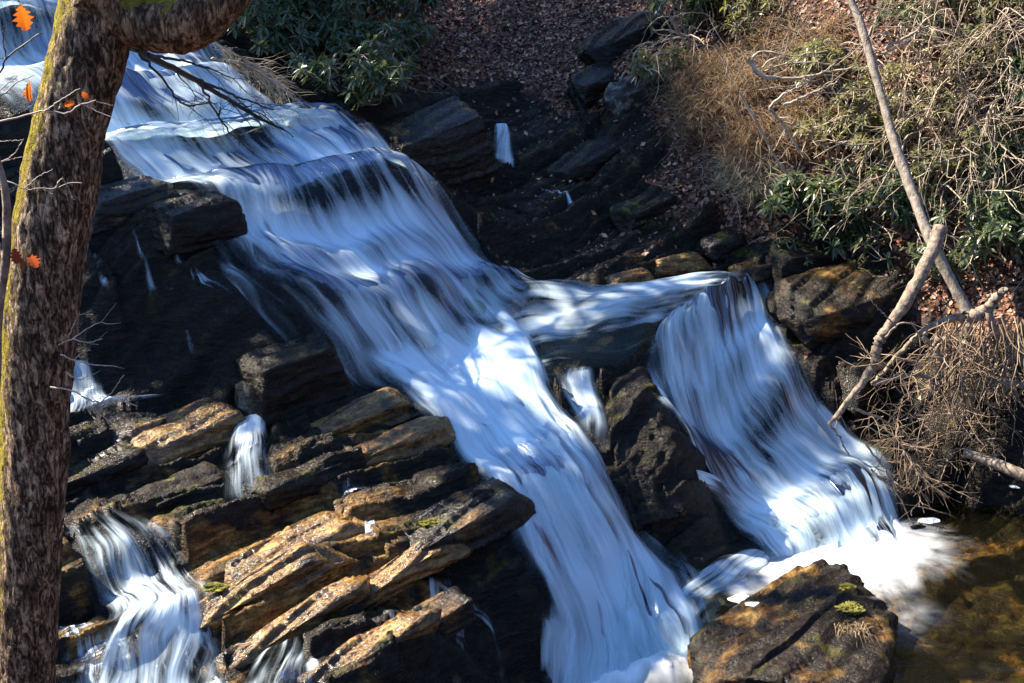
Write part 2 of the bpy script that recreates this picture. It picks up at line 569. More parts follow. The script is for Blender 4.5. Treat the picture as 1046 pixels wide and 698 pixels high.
def mat_water(name, k1=11.0, k2=.55, gain=1.0, grough=.2, gcol=(.16, .19, .26, 1), ccol=(.93, .95, .94, 1)):
    """long falling water: white aerated threads, clear between them"""
    k = NT(name)
    uv = k.n('ShaderNodeUVMap').outputs[0]
    foam = k.attr('foam'); edge = k.attr('edge')
    wv = k.n('ShaderNodeVectorMath', operation='MULTIPLY_ADD')
    wn = k.n('ShaderNodeTexNoise'); k.l(k.mapping(uv, (1.1, .7, 1)), wn.inputs['Vector']); wn.inputs['Scale'].default_value = 1; wn.inputs['Detail'].default_value = 2
    k.l(wn.outputs['Color'], wv.inputs[0]); wv.inputs[1].default_value = (.55, .3, 0); k.l(uv, wv.inputs[2]); uv = wv.outputs[0]
    a = k.noise(k.mapping(uv, (k1, k2, 1)), 1, 2, .5, .15)
    b = k.noise(k.mapping(uv, (k1 * 3.6, k2 * 1.5, 1)), 1, 3, .6)
    c = k.noise(k.mapping(uv, (k1 * .3, k2 * 1.2, 1)), 1, 2, .5, .3)
    stx = k.math('ADD', k.math('MULTIPLY', a, .36), k.math('ADD', k.math('MULTIPLY', b, .16), k.math('MULTIPLY', c, .48)))
    st = k.ramp(stx, [(.34, 0.0), (.66, 1.0)])
    dn = k.math('MULTIPLY', k.math('SUBTRACT', st, .5), 1.05 * gain)
    al = k.math('ADD', foam, dn)
    al = k.ramp(al, [(0.0, 0.0), (1.0, .985)])
    dif = k.n('ShaderNodeBsdfDiffuse'); tr = k.n('ShaderNodeBsdfTranslucent')
    colr = (.74, .88, .97)
    k.put(dif.inputs[0], colr); k.put(tr.inputs[0], colr)
    k.l(k.bump(st, .15, .05), dif.inputs['Normal'])
    white = k.n('ShaderNodeMixShader'); white.inputs[0].default_value = .40
    k.l(dif.outputs[0], white.inputs[1]); k.l(tr.outputs[0], white.inputs[2])
    tp = k.n('ShaderNodeBsdfTransparent'); tp.inputs[0].default_value = ccol
    gl = k.n('ShaderNodeBsdfGlossy'); gl.inputs['Roughness'].default_value = grough; gl.inputs[0].default_value = gcol
    k.l(k.bump(st, .6, .05), gl.inputs['Normal'])
    fr = k.n('ShaderNodeFresnel'); fr.inputs[0].default_value = 1.33
    clear = k.n('ShaderNodeMixShader'); k.l(fr.outputs[0], clear.inputs[0]); k.l(tp.outputs[0], clear.inputs[1]); k.l(gl.outputs[0], clear.inputs[2])
    mx = k.n('ShaderNodeMixShader'); k.l(al, mx.inputs[0]); k.l(clear.outputs[0], mx.inputs[1]); k.l(white.outputs[0], mx.inputs[2])
    tp2 = k.n('ShaderNodeBsdfTransparent')
    ef = k.math('MULTIPLY', edge, k.math('MULTIPLY_ADD', st, 1.5, -.1), clamp=True)
    ef = k.ramp(k.math('MAXIMUM', ef, k.math('MULTIPLY_ADD', edge, 2.2, -1.2)), [(0.0, 0.0), (.9, 1.0)], 'EASE')
    m2 = k.n('ShaderNodeMixShader'); k.l(ef, m2.inputs[0]); k.l(tp2.outputs[0], m2.inputs[1]); k.l(mx.outputs[0], m2.inputs[2])
    k.l(m2.outputs[0], k.out.inputs[0])
    return k.m


M_TERR = mat_terrain()
M_WATER = mat_water('white_water', gain=1.15)
M_SHELF = mat_water('shelf_water', 7.0, .9, 1.3, .12, (.8, .85, .8, 1), (.85, .86, .7, 1))
M_RILL = mat_water('thin_white_water', 15.0, 1.1, 2.0, .35)

# ------------------------------------------------------------------ falling water
def flow(name, st, nu=120, nv=240, off=.07, foam=.75, steep=.5, ridge=.04, layers=1, mat=None, seed=0, lift=0.0, flat=0.0, fall=False, fgrad=0.0, stp=1.0, taper=(.04, .04), level=None, edge_w=.16, gap=.06, hug=0.0):
    L = np.array([hit(a[0], a[1], Hb)[:] for a in st])[:, :2]
    Rr = np.array([hit(a[2], a[3], Hb)[:] for a in st])[:, :2]
    Ls = spline(L, nv); Rs = spline(Rr, nv)
    mid = (Ls + Rs) / 2
    vlen = np.r_[0, np.cumsum(np.linalg.norm(np.diff(mid, axis=0), axis=1))]
    V, Fc, UV, FO, ED = [], [], [], [], []
    n0 = 0
    for ly in range(layers):
        u = np.linspace(0, 1, nu)
        XY = Ls[:, None] * (1 - u)[None, :, None] + Rs[:, None] * u[None, :, None]
        X, Y = XY[..., 0], XY[..., 1]
        wid = np.linalg.norm(Rs - Ls, axis=1)
        U = u[None] * (wid.mean() * .6 + .4 * wid[:, None]) + 31.7 * ly + seed * 5.1
        z0 = Hw(X, Y) * (1 - lift) + Hm(X, Y) * lift
        if flat: z0 = z0 * (1 - flat) + (Hb(X, Y) + .10) * flat
        if fall: z0 = Hq(X, Y) * stp + (Hb(X, Y) + .03) * (1 - stp)
        if hug: z0 = z0 * (1 - hug) + Hd(X, Y) * hug
        dzv = -np.gradient(z0, axis=0) / (np.gradient(vlen)[:, None] + 1e-6)
        pl = np.cumsum(np.sqrt(np.gradient(vlen)[:, None] ** 2 + np.gradient(z0, axis=0) ** 2), axis=0).mean(1)[:, None]
        Vv = pl + 0 * U
        Uu = U + 0 * pl
        e = np.minimum(u, 1 - u)[None] * np.ones_like(X)
        eb = sstep(0, edge_w, e + (fbm2(Uu * 3.5, Vv * .8, 3, seed + 3)) * edge_w * 1.3)
        vv = np.linspace(0, 1, nv)[:, None] + (noise2(Uu * 5, Uu * 0, seed + 4) - .5) * .08
        if taper[0]: eb = eb * sstep(0, taper[0], vv)
        if taper[1]: eb = eb * sstep(0, taper[1], 1 - vv)
        rid = (fbm2(Uu * 2.2, Vv * .5, 3, seed + 7)) * ridge * 2.4 + (fbm2(Uu * 8, Vv * .5, 2, seed + 9)) * ridge * .15 + fbm2(Uu * 1.1, Vv * 1.3, 2, seed + 11) * ridge * 2
        z = z0 + (off + ly * gap) * (eb * 1.3 - .3) + rid * eb
        if level is not None: z = np.maximum(z, level + rid * .3)
        if fall and ly == 0:
            dep = .045 + .13 * noise2(X * 2.3, Y * 2.3, seed + 50)
            ok = eb > .12
            gi = np.clip(np.rint((X - GX0) / GD).astype(int), 1, HG.shape[1] - 2); gj = np.clip(np.rint((Y - GY0) / GD).astype(int), 1, HG.shape[0] - 2)
            mn = np.full(HG.shape, 1e3); np.minimum.at(mn, (gj[ok], gi[ok]), (z - dep)[ok])
            m2 = mn.copy()
            for a_ in (-1, 0, 1):
                for b_ in (-1, 0, 1): m2 = np.minimum(m2, np.roll(np.roll(mn, a_, 0), b_, 1))
            np.minimum(HG, m2, out=HG)
            np.maximum(BEDG, blur((m2 < 999).astype(float), 2), out=BEDG)
        clear = z - Hd(X, Y)
        fo = foam + steep * (np.clip(dzv, 0, 1.5) - .5) + fbm2(Uu * 1.0, Vv * .8, 3, seed + 15) * 1.7
        if fall: fo = foam + np.clip(Hconc(X, Y) * 5.5, -.24, .5) * stp - steep * np.clip(dzv - .6, 0, 1.2) + fbm2(Uu * 1.0, Vv * .9, 3, seed + 15) * 1.5
        fo = fo + fgrad * (.5 - u)[None]
        fo = fo - .45 * (1 - sstep(.0, .10, clear))
        if ly: fo = fo - .3 * ly
        eb = eb * sstep(-.03, .05, clear)
        V.append(np.stack([X, Y, z], -1).reshape(-1, 3)); Fc.append(grid_faces(nv, nu) + n0); n0 += nu * nv
        UV.append(np.stack([Uu, Vv], -1).reshape(-1, 2)); FO.append(np.clip(fo, -.4, 1.4).ravel()); ED.append(np.clip(eb, 0, 1).ravel())
    o = obj(name, np.concatenate(V), np.concatenate(Fc), mat or M_WATER, None, True, {'foam': np.concatenate(FO), 'edge': np.concatenate(ED)}, np.concatenate(UV))
    tag(o, kind='structure')
    return o


# upper cascade, mid shelf, main plunge, right fall
flow('waterfall', [(-190, -30, 60, -70), (-110, 20, 170, -20), (-70, 70, 225, 50), (-10, 125, 270, 95), (85, 172, 350, 125), (180, 206, 408, 150), (214, 262, 447, 193), (258, 325, 510, 248),
                   (318, 372, 560, 287), (380, 410, 600, 305)], 280, 460, .05, .70, .20, .05, 2, seed=1, fall=True, edge_w=.19, taper=(.02, .16))
flow('water', [(470, 285, 480, 375), (545, 280, 560, 392), (640, 288, 628, 388), (712, 282, 662, 364), (778, 272, 690, 350)], 160, 200, .05, .20, 0, .06, 1, seed=4, fall=True, stp=.25, fgrad=.45, edge_w=.18, mat=M_SHELF)
flow('waterfall', [(330, 350, 545, 283), (375, 385, 562, 325), (418, 425, 566, 382), (450, 455, 582, 418), (480, 490, 614, 462), (512, 545, 645, 520), (542, 610, 690, 570), (552, 670, 735, 625), (548, 740, 780, 690)],
     220, 380, .07, .98, .06, .05, 2, seed=2, fall=True, stp=.4, edge_w=.2, taper=(.14, .04))
flow('waterfall', [(668, 338, 770, 272), (650, 360, 796, 288), (660, 395, 806, 325), (682, 430, 832, 375), (708, 478, 875, 430), (738, 520, 912, 480), (772, 560, 926, 532), (795, 590, 938, 575)],
     220, 340, .06, .67, .14, .05, 2, seed=3, fall=True, stp=.55, edge_w=.22, taper=(.10, .08))
flow('water', [(770, 560, 800, 592), (722, 585, 748, 618), (690, 612, 722, 645), (655, 650, 700, 675)], 70, 120, .04, .15, .2, .03, 1, seed=14, fall=True, stp=.4, edge_w=.35, mat=M_RILL)
flow('water', [(690, 505, 715, 485), (730, 512, 760, 488), (770, 530, 800, 498), (790, 560, 815, 520)], 70, 100, .04, .25, .2, .03, 1, seed=15, fall=True, stp=.4, edge_w=.35, mat=M_RILL)
flow('water', [(585, 540, 650, 530), (565, 590, 700, 570), (560, 650, 745, 625), (545, 740, 800, 700)], 120, 160, .16, .42, 0, .05, 2, seed=16, edge_w=.5, taper=(.45, .05), gap=.09)
# veil beside the main plunge, side falls and trickles
flow('waterfall', [(570, 375, 615, 370), (570, 395, 622, 390), (585, 425, 625, 415), (600, 480, 628, 470)], 70, 120, .04, .42, .1, .03, 1, seed=5, fall=True, stp=.4, edge_w=.45, taper=(.3, .3))
flow('waterfall', [(40, 355, 100, 362), (45, 390, 110, 392), (40, 425, 125, 415), (10, 450, 190, 408)], 90, 120, .06, .80, .0, .03, 1, seed=6, fall=True, stp=.5, edge_w=.25, taper=(.06, .2))
flow('waterfall', [(238, 408, 262, 404), (232, 440, 275, 430), (222, 480, 285, 470), (215, 525, 300, 515)], 90, 120, .05, .62, 0, .03, 1, seed=7, fall=True, stp=.6, mat=M_RILL, edge_w=.35, taper=(.12, .2))
for a in ([(128, 232, 140, 230), (138, 260, 152, 258), (152, 300, 168, 298)], [(158, 232, 180, 230), (178, 262, 202, 256), (203, 298, 238, 292), (213, 314, 255, 306)], [(92, 262, 104, 260), (98, 290, 112, 288), (110, 330, 122, 328)], [(185, 330, 195, 328), (190, 350, 202, 348), (194, 372, 204, 370)], [(503, 132, 520, 132), (504, 150, 524, 150), (500, 172, 528, 172)],
          [(470, 118, 482, 114), (478, 128, 492, 124)], [(545, 200, 552, 196), (570, 215, 578, 210), (585, 226, 592, 220)]):
    if a[0][0] == 503:
        flow('waterfall', a, 40, 80, .05, .75, 0, .02, 1, seed=503, fall=True, stp=.5, edge_w=.3, taper=(.08, .15))
        continue
    flow('trickle', a, 30, 90, .035, .5, .1, .02, 1, seed=int(a[0][0]), hug=.75, edge_w=.5, taper=(.1, .3), mat=M_RILL)
for a, f in (([(40, 532, 115, 520), (75, 568, 180, 552), (100, 605, 205, 588), (110, 640, 230, 625), (60, 690, 265, 678), (20, 745, 300, 735)], .12), ([(20, 620, 90, 615), (40, 650, 140, 640), (30, 690, 160, 680), (20, 740, 150, 730)], .45),
             ([(130, 620, 190, 610), (170, 660, 240, 645), (200, 700, 250, 690), (200, 740, 260, 740)], .4), ([(270, 650, 315, 640), (255, 690, 330, 680), (240, 740, 340, 740)], .35),
             ([(385, 560, 420, 550), (400, 585, 435, 575), (430, 600, 470, 590), (480, 625, 505, 615), (500, 670, 515, 660), (500, 740, 545, 730)], .2), ([(460, 610, 478, 605), (465, 650, 480, 648), (450, 720, 480, 720)], .1),
             ([(330, 480, 380, 470), (345, 510, 395, 500), (420, 500, 470, 488), (480, 495, 520, 485)], .15)):
    if a[0][0] in (40, 270):
        flow('water', a, 90, 140, .035, f + .2, .0, .05, 1, seed=int(a[0][0]) + 3, fall=True, stp=.75, edge_w=.5, taper=(.2, .05), mat=M_RILL)
        continue
    flow('water', a, 90, 140, .035, f + .02, .15, .03, 1, seed=int(a[0][0]) + 3, hug=.6, edge_w=.5, mat=M_RILL, taper=(.3, .3))


rg = np.random.default_rng(91)
for i in range(26):      # thin rills over the sunlit ledges
    px, py = rg.uniform(70, 470), rg.uniform(520, 690)
    if py < 560 - (px - 70) * .12: continue
    ln = rg.uniform(25, 60); dx = rg.uniform(-.1, .45); wd = rg.uniform(6, 18)
    flow('trickle', [(px, py, px + wd, py - wd * .3), (px + ln * dx * .5, py + ln * .5, px + wd * 1.2 + ln * dx * .5, py + ln * .5 - wd * .3), (px + ln * dx, py + ln, px + wd * 1.4 + ln * dx, py + ln - wd * .4)], 24, 60, .02, .34, .3, .02, 1, seed=300 + i, hug=.85, edge_w=.45, taper=(.25, .35), mat=M_RILL)


# ------------------------------------------------------------------ terrain: one sheet
xs = np.r_[-300, -200, -140, -100, -70, -50, -36, -27, -20, -15, -12, -10.4, gx[8:-8], 10.4, 12, 15, 20, 27, 36, 50, 70, 100, 140, 200, 300]
ys = np.r_[-200, -140, -90, -60, -40, -25, -15, -8, -4, -1, 1, 3, 4.5, 5.5, 6.5, 7.3, 8, gy[8:-8], 26.2, 27, 28.5, 30.5, 33, 36, 40, 46, 55, 70, 90, 120, 170, 250, 400]
XX, YY = np.meshgrid(xs, ys)
ZZ = np.empty_like(XX)
nxl = np.nonzero(xs == gx[8])[0][0]; nyl = np.nonzero(ys == gy[8])[0][0]
gxn, gyn = len(gx) - 16, len(gy) - 16
inner = np.zeros(XX.shape, bool); inner[nyl:nyl + gyn, nxl:nxl + gxn] = True
ZZ[inner] = HG[8:-8, 8:-8].ravel()
ox, oy = XX[~inner], YY[~inner]
ZZ[~inner] = tps(ox, oy) + soil_detail(ox, oy)
LL = np.ones_like(XX); LL[inner] = LM[8:-8, 8:-8].ravel()
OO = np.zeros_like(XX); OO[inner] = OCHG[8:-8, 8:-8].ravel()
BB = np.zeros_like(XX); BB[inner] = BEDG[8:-8, 8:-8].ravel()
LL[~inner] = litmask(soft_attr(ox, oy, LIT), ox, oy)
terrain = obj('terrain', np.stack([XX, YY, ZZ], -1).reshape(-1, 3), grid_faces(len(ys), len(xs)), M_TERR, attrs={'litter': LL, 'ochre': OO, 'bed': BB})
tag(terrain, kind='structure')




def mat_pool():
    k = NT('pool_water'); pos = k.pos(); foam = k.attr('foam')
    n = k.noise(k.mapping(pos, (1, 2.2, 1), (0, 0, R(-25))), 3.0, 4, .6, .4)
    n2 = k.ramp(k.noise(k.n('ShaderNodeUVMap').outputs[0], 1.0, 4, .6, .5), [(.3, 0.0), (.7, 1.0)])
    tp = k.n('ShaderNodeBsdfTransparent'); tp.inputs[0].default_value = (.80, .75, .55, 1)
    gl = k.n('ShaderNodeBsdfGlossy'); gl.inputs['Roughness'].default_value = .05
    k.l(k.bump(n, .25, .05), gl.inputs['Normal'])
    fr = k.n('ShaderNodeFresnel'); fr.inputs[0].default_value = 1.33
    body = k.n('ShaderNodeBsdfDiffuse'); body.inputs[0].default_value = (.06, .055, .025, 1)
    b1 = k.n('ShaderNodeMixShader'); b1.inputs[0].default_value = .035; k.l(tp.outputs[0], b1.inputs[1]); k.l(body.outputs[0], b1.inputs[2])
    a = k.n('ShaderNodeMixShader'); k.l(fr.outputs[0], a.inputs[0]); k.l(b1.outputs[0], a.inputs[1]); k.l(gl.outputs[0], a.inputs[2])
    wh = k.n('ShaderNodeBsdfDiffuse'); wh.inputs[0].default_value = (.92, .935, .95, 1)
    f = k.ramp(k.math('ADD', foam, k.math('MULTIPLY', k.math('SUBTRACT', n2, .5), .42)), [(.0, 0.0), (.95, .93)])
    f = k.math('MULTIPLY', f, k.ramp(foam, [(.0, 0.0), (.25, 1.0)]))
    m = k.n('ShaderNodeMixShader'); k.l(f, m.inputs[0]); k.l(a.outputs[0], m.inputs[1]); k.l(wh.outputs[0], m.inputs[2])
    k.l(m.outputs[0], k.out.inputs[0])
    return k.m


M_POOL = mat_pool()


def pool(x0, x1, y0, y1, z, spots, src, mound=()):
    px_, py_ = np.meshgrid(np.arange(x0, x1, .045), np.arange(y0, y1, .045))
    f = np.zeros_like(px_)
    for (sx, sy, r, a) in spots:
        q = at(sx, sy, 1.0); d = (q - np.array((0, 0, CAM_Z))); t = (z - CAM_Z) / d[2]
        c = np.array((0, 0, CAM_Z)) + d * t
        f = np.maximum(f, a * sstep(0, 1, np.clip(1.05 - np.hypot(px_ - c[0], py_ - c[1]) / r, 0, 1)))
    q = at(*src); dx, dy = px_ - q[0], py_ - q[1]
    uv = np.stack([np.arctan2(dy, dx) * 3.6, np.hypot(dx, dy) * 1.6], -1).reshape(-1, 2)
    f = f + fbm2(px_ * 1.7, py_ * 1.7, 3, 207) * .35 * (f > 0) * sstep(0, .3, f)
    zz = z + fbm2(px_ * 2, py_ * 2, 3, 201) * .03 + f * fbm2(px_ * 4, py_ * 4, 3, 203) * .08
    for (mx, my, mr, mh) in mound:
        c = at(mx, my, 12.9); zz = zz + mh * np.exp(-((px_ - c[0]) ** 2 + (py_ - c[1]) ** 2) / mr ** 2) * (1 + fbm2(uv[:, 0].reshape(px_.shape) * 1.5, uv[:, 1].reshape(px_.shape), 3, 209) * .9)
    o = obj('water', np.stack([px_, py_, zz], -1).reshape(-1, 3), grid_faces(*px_.shape), M_POOL, attrs={'foam': f}, uv=uv)
    return tag(o, kind='structure')


PZ = .06
pool(2.0, 9.5, 10.2, 16.6, PZ, [(862, 575, 1.1, .7), (820, 590, .8, .7), (905, 558, 1.1, .42), (900, 568, .8, .5), (900, 630, .8, .2), (760, 600, .35, .4), (885, 640, .5, .2)], (850, 545, 15.4))
pool(-.2, 2.9, 10.6, 13.9, -.62, [(620, 690, 1.2, 1.2), (680, 670, 1.1, 1.2), (720, 690, .9, .9), (690, 640, .6, .8), (600, 698, .9, 1.0)], (620, 600, 13.9), ((690, 690, .45, .32), (640, 680, .5, .2)))

# ------------------------------------------------------------------ rocks
M_ROCK = {'dark': mat_rock('dark_wet_rock', -.3, .5), 'brown': mat_rock('brown_rock', .40, .5, .1, .4, .35), 'gold': mat_rock('ochre_rock', .85, .35, .07, .38, .5), 'moss': mat_rock('mossy_rock', .1, 1.3, .35, .7)}


def pale_rock():
    k = NT('lichen_rock'); pos = k.pos()
    c, h, n1, n3 = rock_color(k, pos, .1, .9)
    p = k.ramp(k.noise(pos, 5, 6, .7), [(.50, 0.0), (.64, 1.0)])
    c = k.mix(p, c, k.mix(n3, (.09, .075, .05), (.28, .25, .19)))
    return k.setp(Base_Color=c, Roughness=.75, Normal=k.bump(h, .8, .05))


M_ROCK['pale'] = pale_rock()
M_ROCK['lichen'] = mat_rock('lichened_brown_rock', .48, 1.1, .2, .6, .2)


def hull_rock(name, pts, m, label, cat='rock', cell=.05, amp=.05, seed=0, group=None, smooth_it=1):
    pts = np.asarray(pts, float)
    base = np.array((pts[:, 0].mean(), pts[:, 1].mean(), pts[:, 2].min()))
    bm = bmesh.new()
    for p in pts - base: bm.verts.new(p)
    bmesh.ops.convex_hull(bm, input=bm.verts[:])
    bmesh.ops.delete(bm, geom=[v for v in bm.verts if not v.link_faces], context='VERTS')
    for it in range(7):
        es = [e for e in bm.edges if e.calc_length() > cell * (2.2 if it < 4 else 1.5)]
        if not es: break
        bmesh.ops.subdivide_edges(bm, edges=es, cuts=1, use_grid_fill=True)
        bmesh.ops.triangulate(bm, faces=[f for f in bm.faces if len(f.verts) > 3])
    for _ in range(smooth_it): bmesh.ops.smooth_vert(bm, verts=bm.verts[:], factor=.4, use_axis_x=True, use_axis_y=True, use_axis_z=True)
    bm.normal_update()
    P = np.array([v.co[:] for v in bm.verts]); N = np.array([v.normal[:] for v in bm.verts])
    W = P + base
    s = SVx * W[:, 0] + SVy * W[:, 1] + .75 * W[:, 2]
    t = TVx * W[:, 0] + TVy * W[:, 1]
    ww = s + fbm3(W, 1.1, 3, seed) * .25
    d = amp * (1.7 * saw(ww / .23, .12) + .8 * saw(ww / .083 + .3, .2)) + amp * 3.2 * fbm3(W, 2.0, 3, seed + 3) + amp * .6 * fbm3(W, 9, 3, seed + 4)
    P = P + N * d[:, None]
    for v, p in zip(bm.verts, P): v.co = p
    me = bpy.data.meshes.new(name); bm.to_mesh(me); bm.free()
    me.polygons.foreach_set('use_smooth', np.ones(len(me.polygons), bool))
    me.materials.append(m)
    o = bpy.data.objects.new(name, me); C.objects.link(o); o.location = base
    return tag(o, label, cat, group)


def slab(px, py, a, b, h, m, label, tilt=(0, 0), rot=0, seed=0, sink=.35, amp=.024, name='rock', cat='rock', group=None, cell=.05):
    rg = np.random.default_rng(seed + 100)
    c = np.array(hit(px, py, Hw)[:])
    pts = []
    for sx in (-1, 1):
        for sy in (-1, 1):
            for sz in (-1, 1):
                q = .78 if sz > 0 else 1.0
                pts.append((sx * a / 2 * q, sy * b / 2 * q, sz * h / 2))
    for _ in range(10):
        v = rg.normal(size=3); v /= np.abs(v).max()
        pts.append(v * np.array((a, b, h)) / 2 * rg.uniform(.85, 1.08))
    pts = np.array(pts) * (1 + rg.uniform(-.14, .14, (len(pts), 3)))
    ang = math.atan2(TVy, TVx) + R(rot)
    M = Matrix.Rotation(ang, 3, 'Z') @ Matrix.Rotation(R(tilt[0]), 3, 'Y') @ Matrix.Rotation(R(tilt[1]), 3, 'X')
    pts = pts @ np.array(M).T + c + np.array((0, 0, h * (.5 - sink)))
    return hull_rock(name, pts, M_ROCK[m], label, cat, cell, amp, seed, group)


# big boulder at the foot of the falls
bp = [at(*q) for q in ((705, 650, 12.95), (745, 628, 13.35), (800, 588, 13.95), (835, 572, 14.05), (866, 577, 13.85), (872, 600, 13.3), (915, 632, 12.9), (910, 680, 12.2), (890, 720, 11.7), (815, 655, 12.45), (760, 690, 12.0), (720, 700, 12.1), (780, 640, 12.9))]
bp += [np.array((p[0] + .1, p[1] + .35, -1.1)) for p in bp] + [np.array((p[0], p[1] + .05, -1.0)) for p in bp]
hull_rock('boulder', bp, mat_rock('boulder_rock', .52, .35), 'large brown boulder with layered tilted top between the two falls at the pool edge', 'boulder', .05, .032, 5)

pp = [at(*q) for q in ((622, 388, 15.75), (655, 376, 16.05), (672, 402, 15.6), (700, 450, 15.1), (716, 492, 14.85), (700, 525, 14.5), (640, 545, 14.35), (630, 470, 14.75), (650, 425, 15.25))]
pp += [np.array((p[0], p[1] + .5, p[2] - .5)) for p in pp]
hull_rock('rock', pp, M_ROCK['dark'], 'black wet wedge of rock dividing the two falls', 'rock', .045, .03, 9)
ROCKS = [
    (300, 385, .95, .62, .62, 'dark', 'dark knobbly rock crest topping the middle ledges beside the main cascade', (-6, 4), 0, .4),
    (180, 445, 1.05, .55, .40, 'gold', 'ochre slab with wet grainy top left of the small middle fall', (-8, 8), 0, .4),
    (268, 408, .45, .35, .40, 'pale', 'pale angular block above the small middle fall', (0, 5), 10, .4),
    (365, 428, .95, .38, .34, 'gold', 'golden ledge block right below the dark crest of the middle rocks', (-8, 8), 0, .45),
    (400, 455, .90, .34, .30, 'gold', 'long tawny ledge bordering the edge of the main plunge', (-6, 6), 0, .45),
    (310, 490, .70, .32, .26, 'dark', 'dark low block right of the foot of the small middle fall', (-4, 0), 0, .4),
    (185, 497, .7, .45, .34, 'moss', 'greenish lump of rock left of the small middle fall', (-6, 8), 4, .65),
    (95, 480, .75, .40, .25, 'dark', 'wet glinting rock beside the tree trunk', (-8, 8), 0, .45),
    (235, 618, 1.55, .34, .34, 'gold', 'long pale capped slab with a yellow moss cushion', (-13, 12), 0, .5),
    (300, 640, 1.25, .26, .26, 'gold', 'narrow brown slab running parallel below the moss capped slab', (-13, 10), 0, .5),
    (365, 610, 1.5, .28, .26, 'gold', 'long golden slab edge in the middle of the sunlit ledges', (-12, 10), 2, .5),
    (300, 560, 1.0, .5, .25, 'gold', 'broad golden slab below the foot of the small middle fall', (-10, 8), 3, .5),
    (470, 530, 1.0, .55, .35, 'brown', 'mossy brown slab at the brink above the main plunge', (-10, 4), 0, .5),
    (430, 640, .8, .35, .3, 'brown', 'brown broken block beside the lower trickle', (-12, 8), 0, .5),
    (370, 670, 1.0, .3, .28, 'gold', 'orange brown slab at the bottom edge of the ledges', (-12, 8), 0, .5),
    (868, 302, 1.85, .95, .42, 'lichen', 'large brown lichened slab on the right bank beside the right fall', (-6, 22), -14, .45),
    (818, 275, .85, .6, .5, 'moss', 'mossy rounded rock above the lip of the right fall', (0, 10), -10, .4),
    (768, 278, .55, .35, .18, 'gold', 'flat ochre stone at the lip of the right fall', (0, 0), -20, .35),
    (690, 268, .75, .4, .2, 'gold', 'flat tan stone at the far edge of the shelf pool', (0, 0), -10, .4),
    (735, 250, .6, .4, .25, 'brown', 'brown stone in the side creek below the leaf bank', (0, 0), 0, .4),
    (640, 285, .6, .35, .14, 'gold', 'thin yellowish stone on the shelf beside white water', (0, 0), 0, .4),
    (440, 150, 1.45, .9, .8, 'brown', 'big shaded brown boulder right of the upper cascade lip', (-8, 10), 0, .45),
    (330, 128, .9, .5, .35, 'dark', 'black rock in midstream of the upper cascade', (-8, 8), 0, .45),
    (610, 85, .9, .5, .45, 'brown', 'mossy outcrop poking from the leaf slope', (-10, 20), 0, .5),
    (660, 90, 1.2, .5, .3, 'pale', 'pale sunlit slab under the bush on the leaf slope', (-14, 15), -8, .45),
    (640, 40, 1.3, .6, .35, 'dark', 'dark overhanging rock ledge high on the leaf slope', (-14, 8), 0, .4),
    (600, 165, 1.3, .5, .3, 'dark', 'dark ribbed bedrock right of the tiny side waterfall', (-14, 10), 0, .5),
    (660, 215, .9, .45, .3, 'moss', 'mossy flat rock low on the leaf bank', (-10, 10), 0, .45),
    (125, 205, .9, .55, .3, 'brown', 'wet ledge right of the tree trunk above the black cliff', (-5, 5), 0, .5),
    (200, 222, .85, .6, .4, 'dark', 'black rounded brow of the left cliff beside the upper cascade', (-5, 5), 0, .5),
    (880, 390, .7, .6, .5, 'dark', 'dark rock under the fallen trunk by the right fall', (0, 10), 0, .4),
]
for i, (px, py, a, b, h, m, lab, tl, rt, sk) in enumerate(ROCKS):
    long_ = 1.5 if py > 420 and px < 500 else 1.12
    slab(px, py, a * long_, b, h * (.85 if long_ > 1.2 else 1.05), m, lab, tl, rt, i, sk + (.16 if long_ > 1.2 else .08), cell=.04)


# ------------------------------------------------------------------ wood and leaf materials
def mat_bark(name, c0, c1, c2, scale=1.0, moss=0.0):
    k = NT(name)
    pos = k.pos()
    st = k.mapping(pos, (30 * scale, 30 * scale, 9.0 * scale), (0, R(9), 0))
    n1 = k.noise(st, 1.5, 6, .72, .9)
    n3 = k.noise(k.mapping(pos, (60 * scale, 60 * scale, 30 * scale), (0, R(9), 0)), 1.3, 4, .6, .3)
    n2 = k.noise(pos, 9 * scale, 5, .65)
    h = k.math('ADD', k.ramp(n1, [(.42, 0.0), (.57, 1.0)]), k.math('MULTIPLY', k.ramp(n3, [(.35, 0.0), (.65, 1.0)]), .7))
    c = k.ramp(k.math('MULTIPLY', h, .6), [(.2, c0), (.5, c1), (.85, c2)])
    c = k.mix(k.ramp(n2, [(.40, .8), (.55, 0.0)]), c, k.mix(.72, c, (.012, .007, .004)))
    if moss:
        ma = k.math('ADD', k.attr('moss'), k.math('MULTIPLY_ADD', k.noise(pos, 14, 6, .75), 2.4, -1.35))
        mf = k.ramp(ma, [(.25, 0.0), (.42, 1.0)])
        c = k.mix(mf, c, k.mix(k.noise(pos, 50, 3), (.09, .075, .006), (.46, .36, .02)))
        h = k.math('ADD', h, k.math('MULTIPLY', mf, k.noise(pos, 110, 2)))
    return k.setp(Base_Color=c, Roughness=.85, Normal=k.bump(h, 1.0, .012), Specular_IOR_Level=.25)


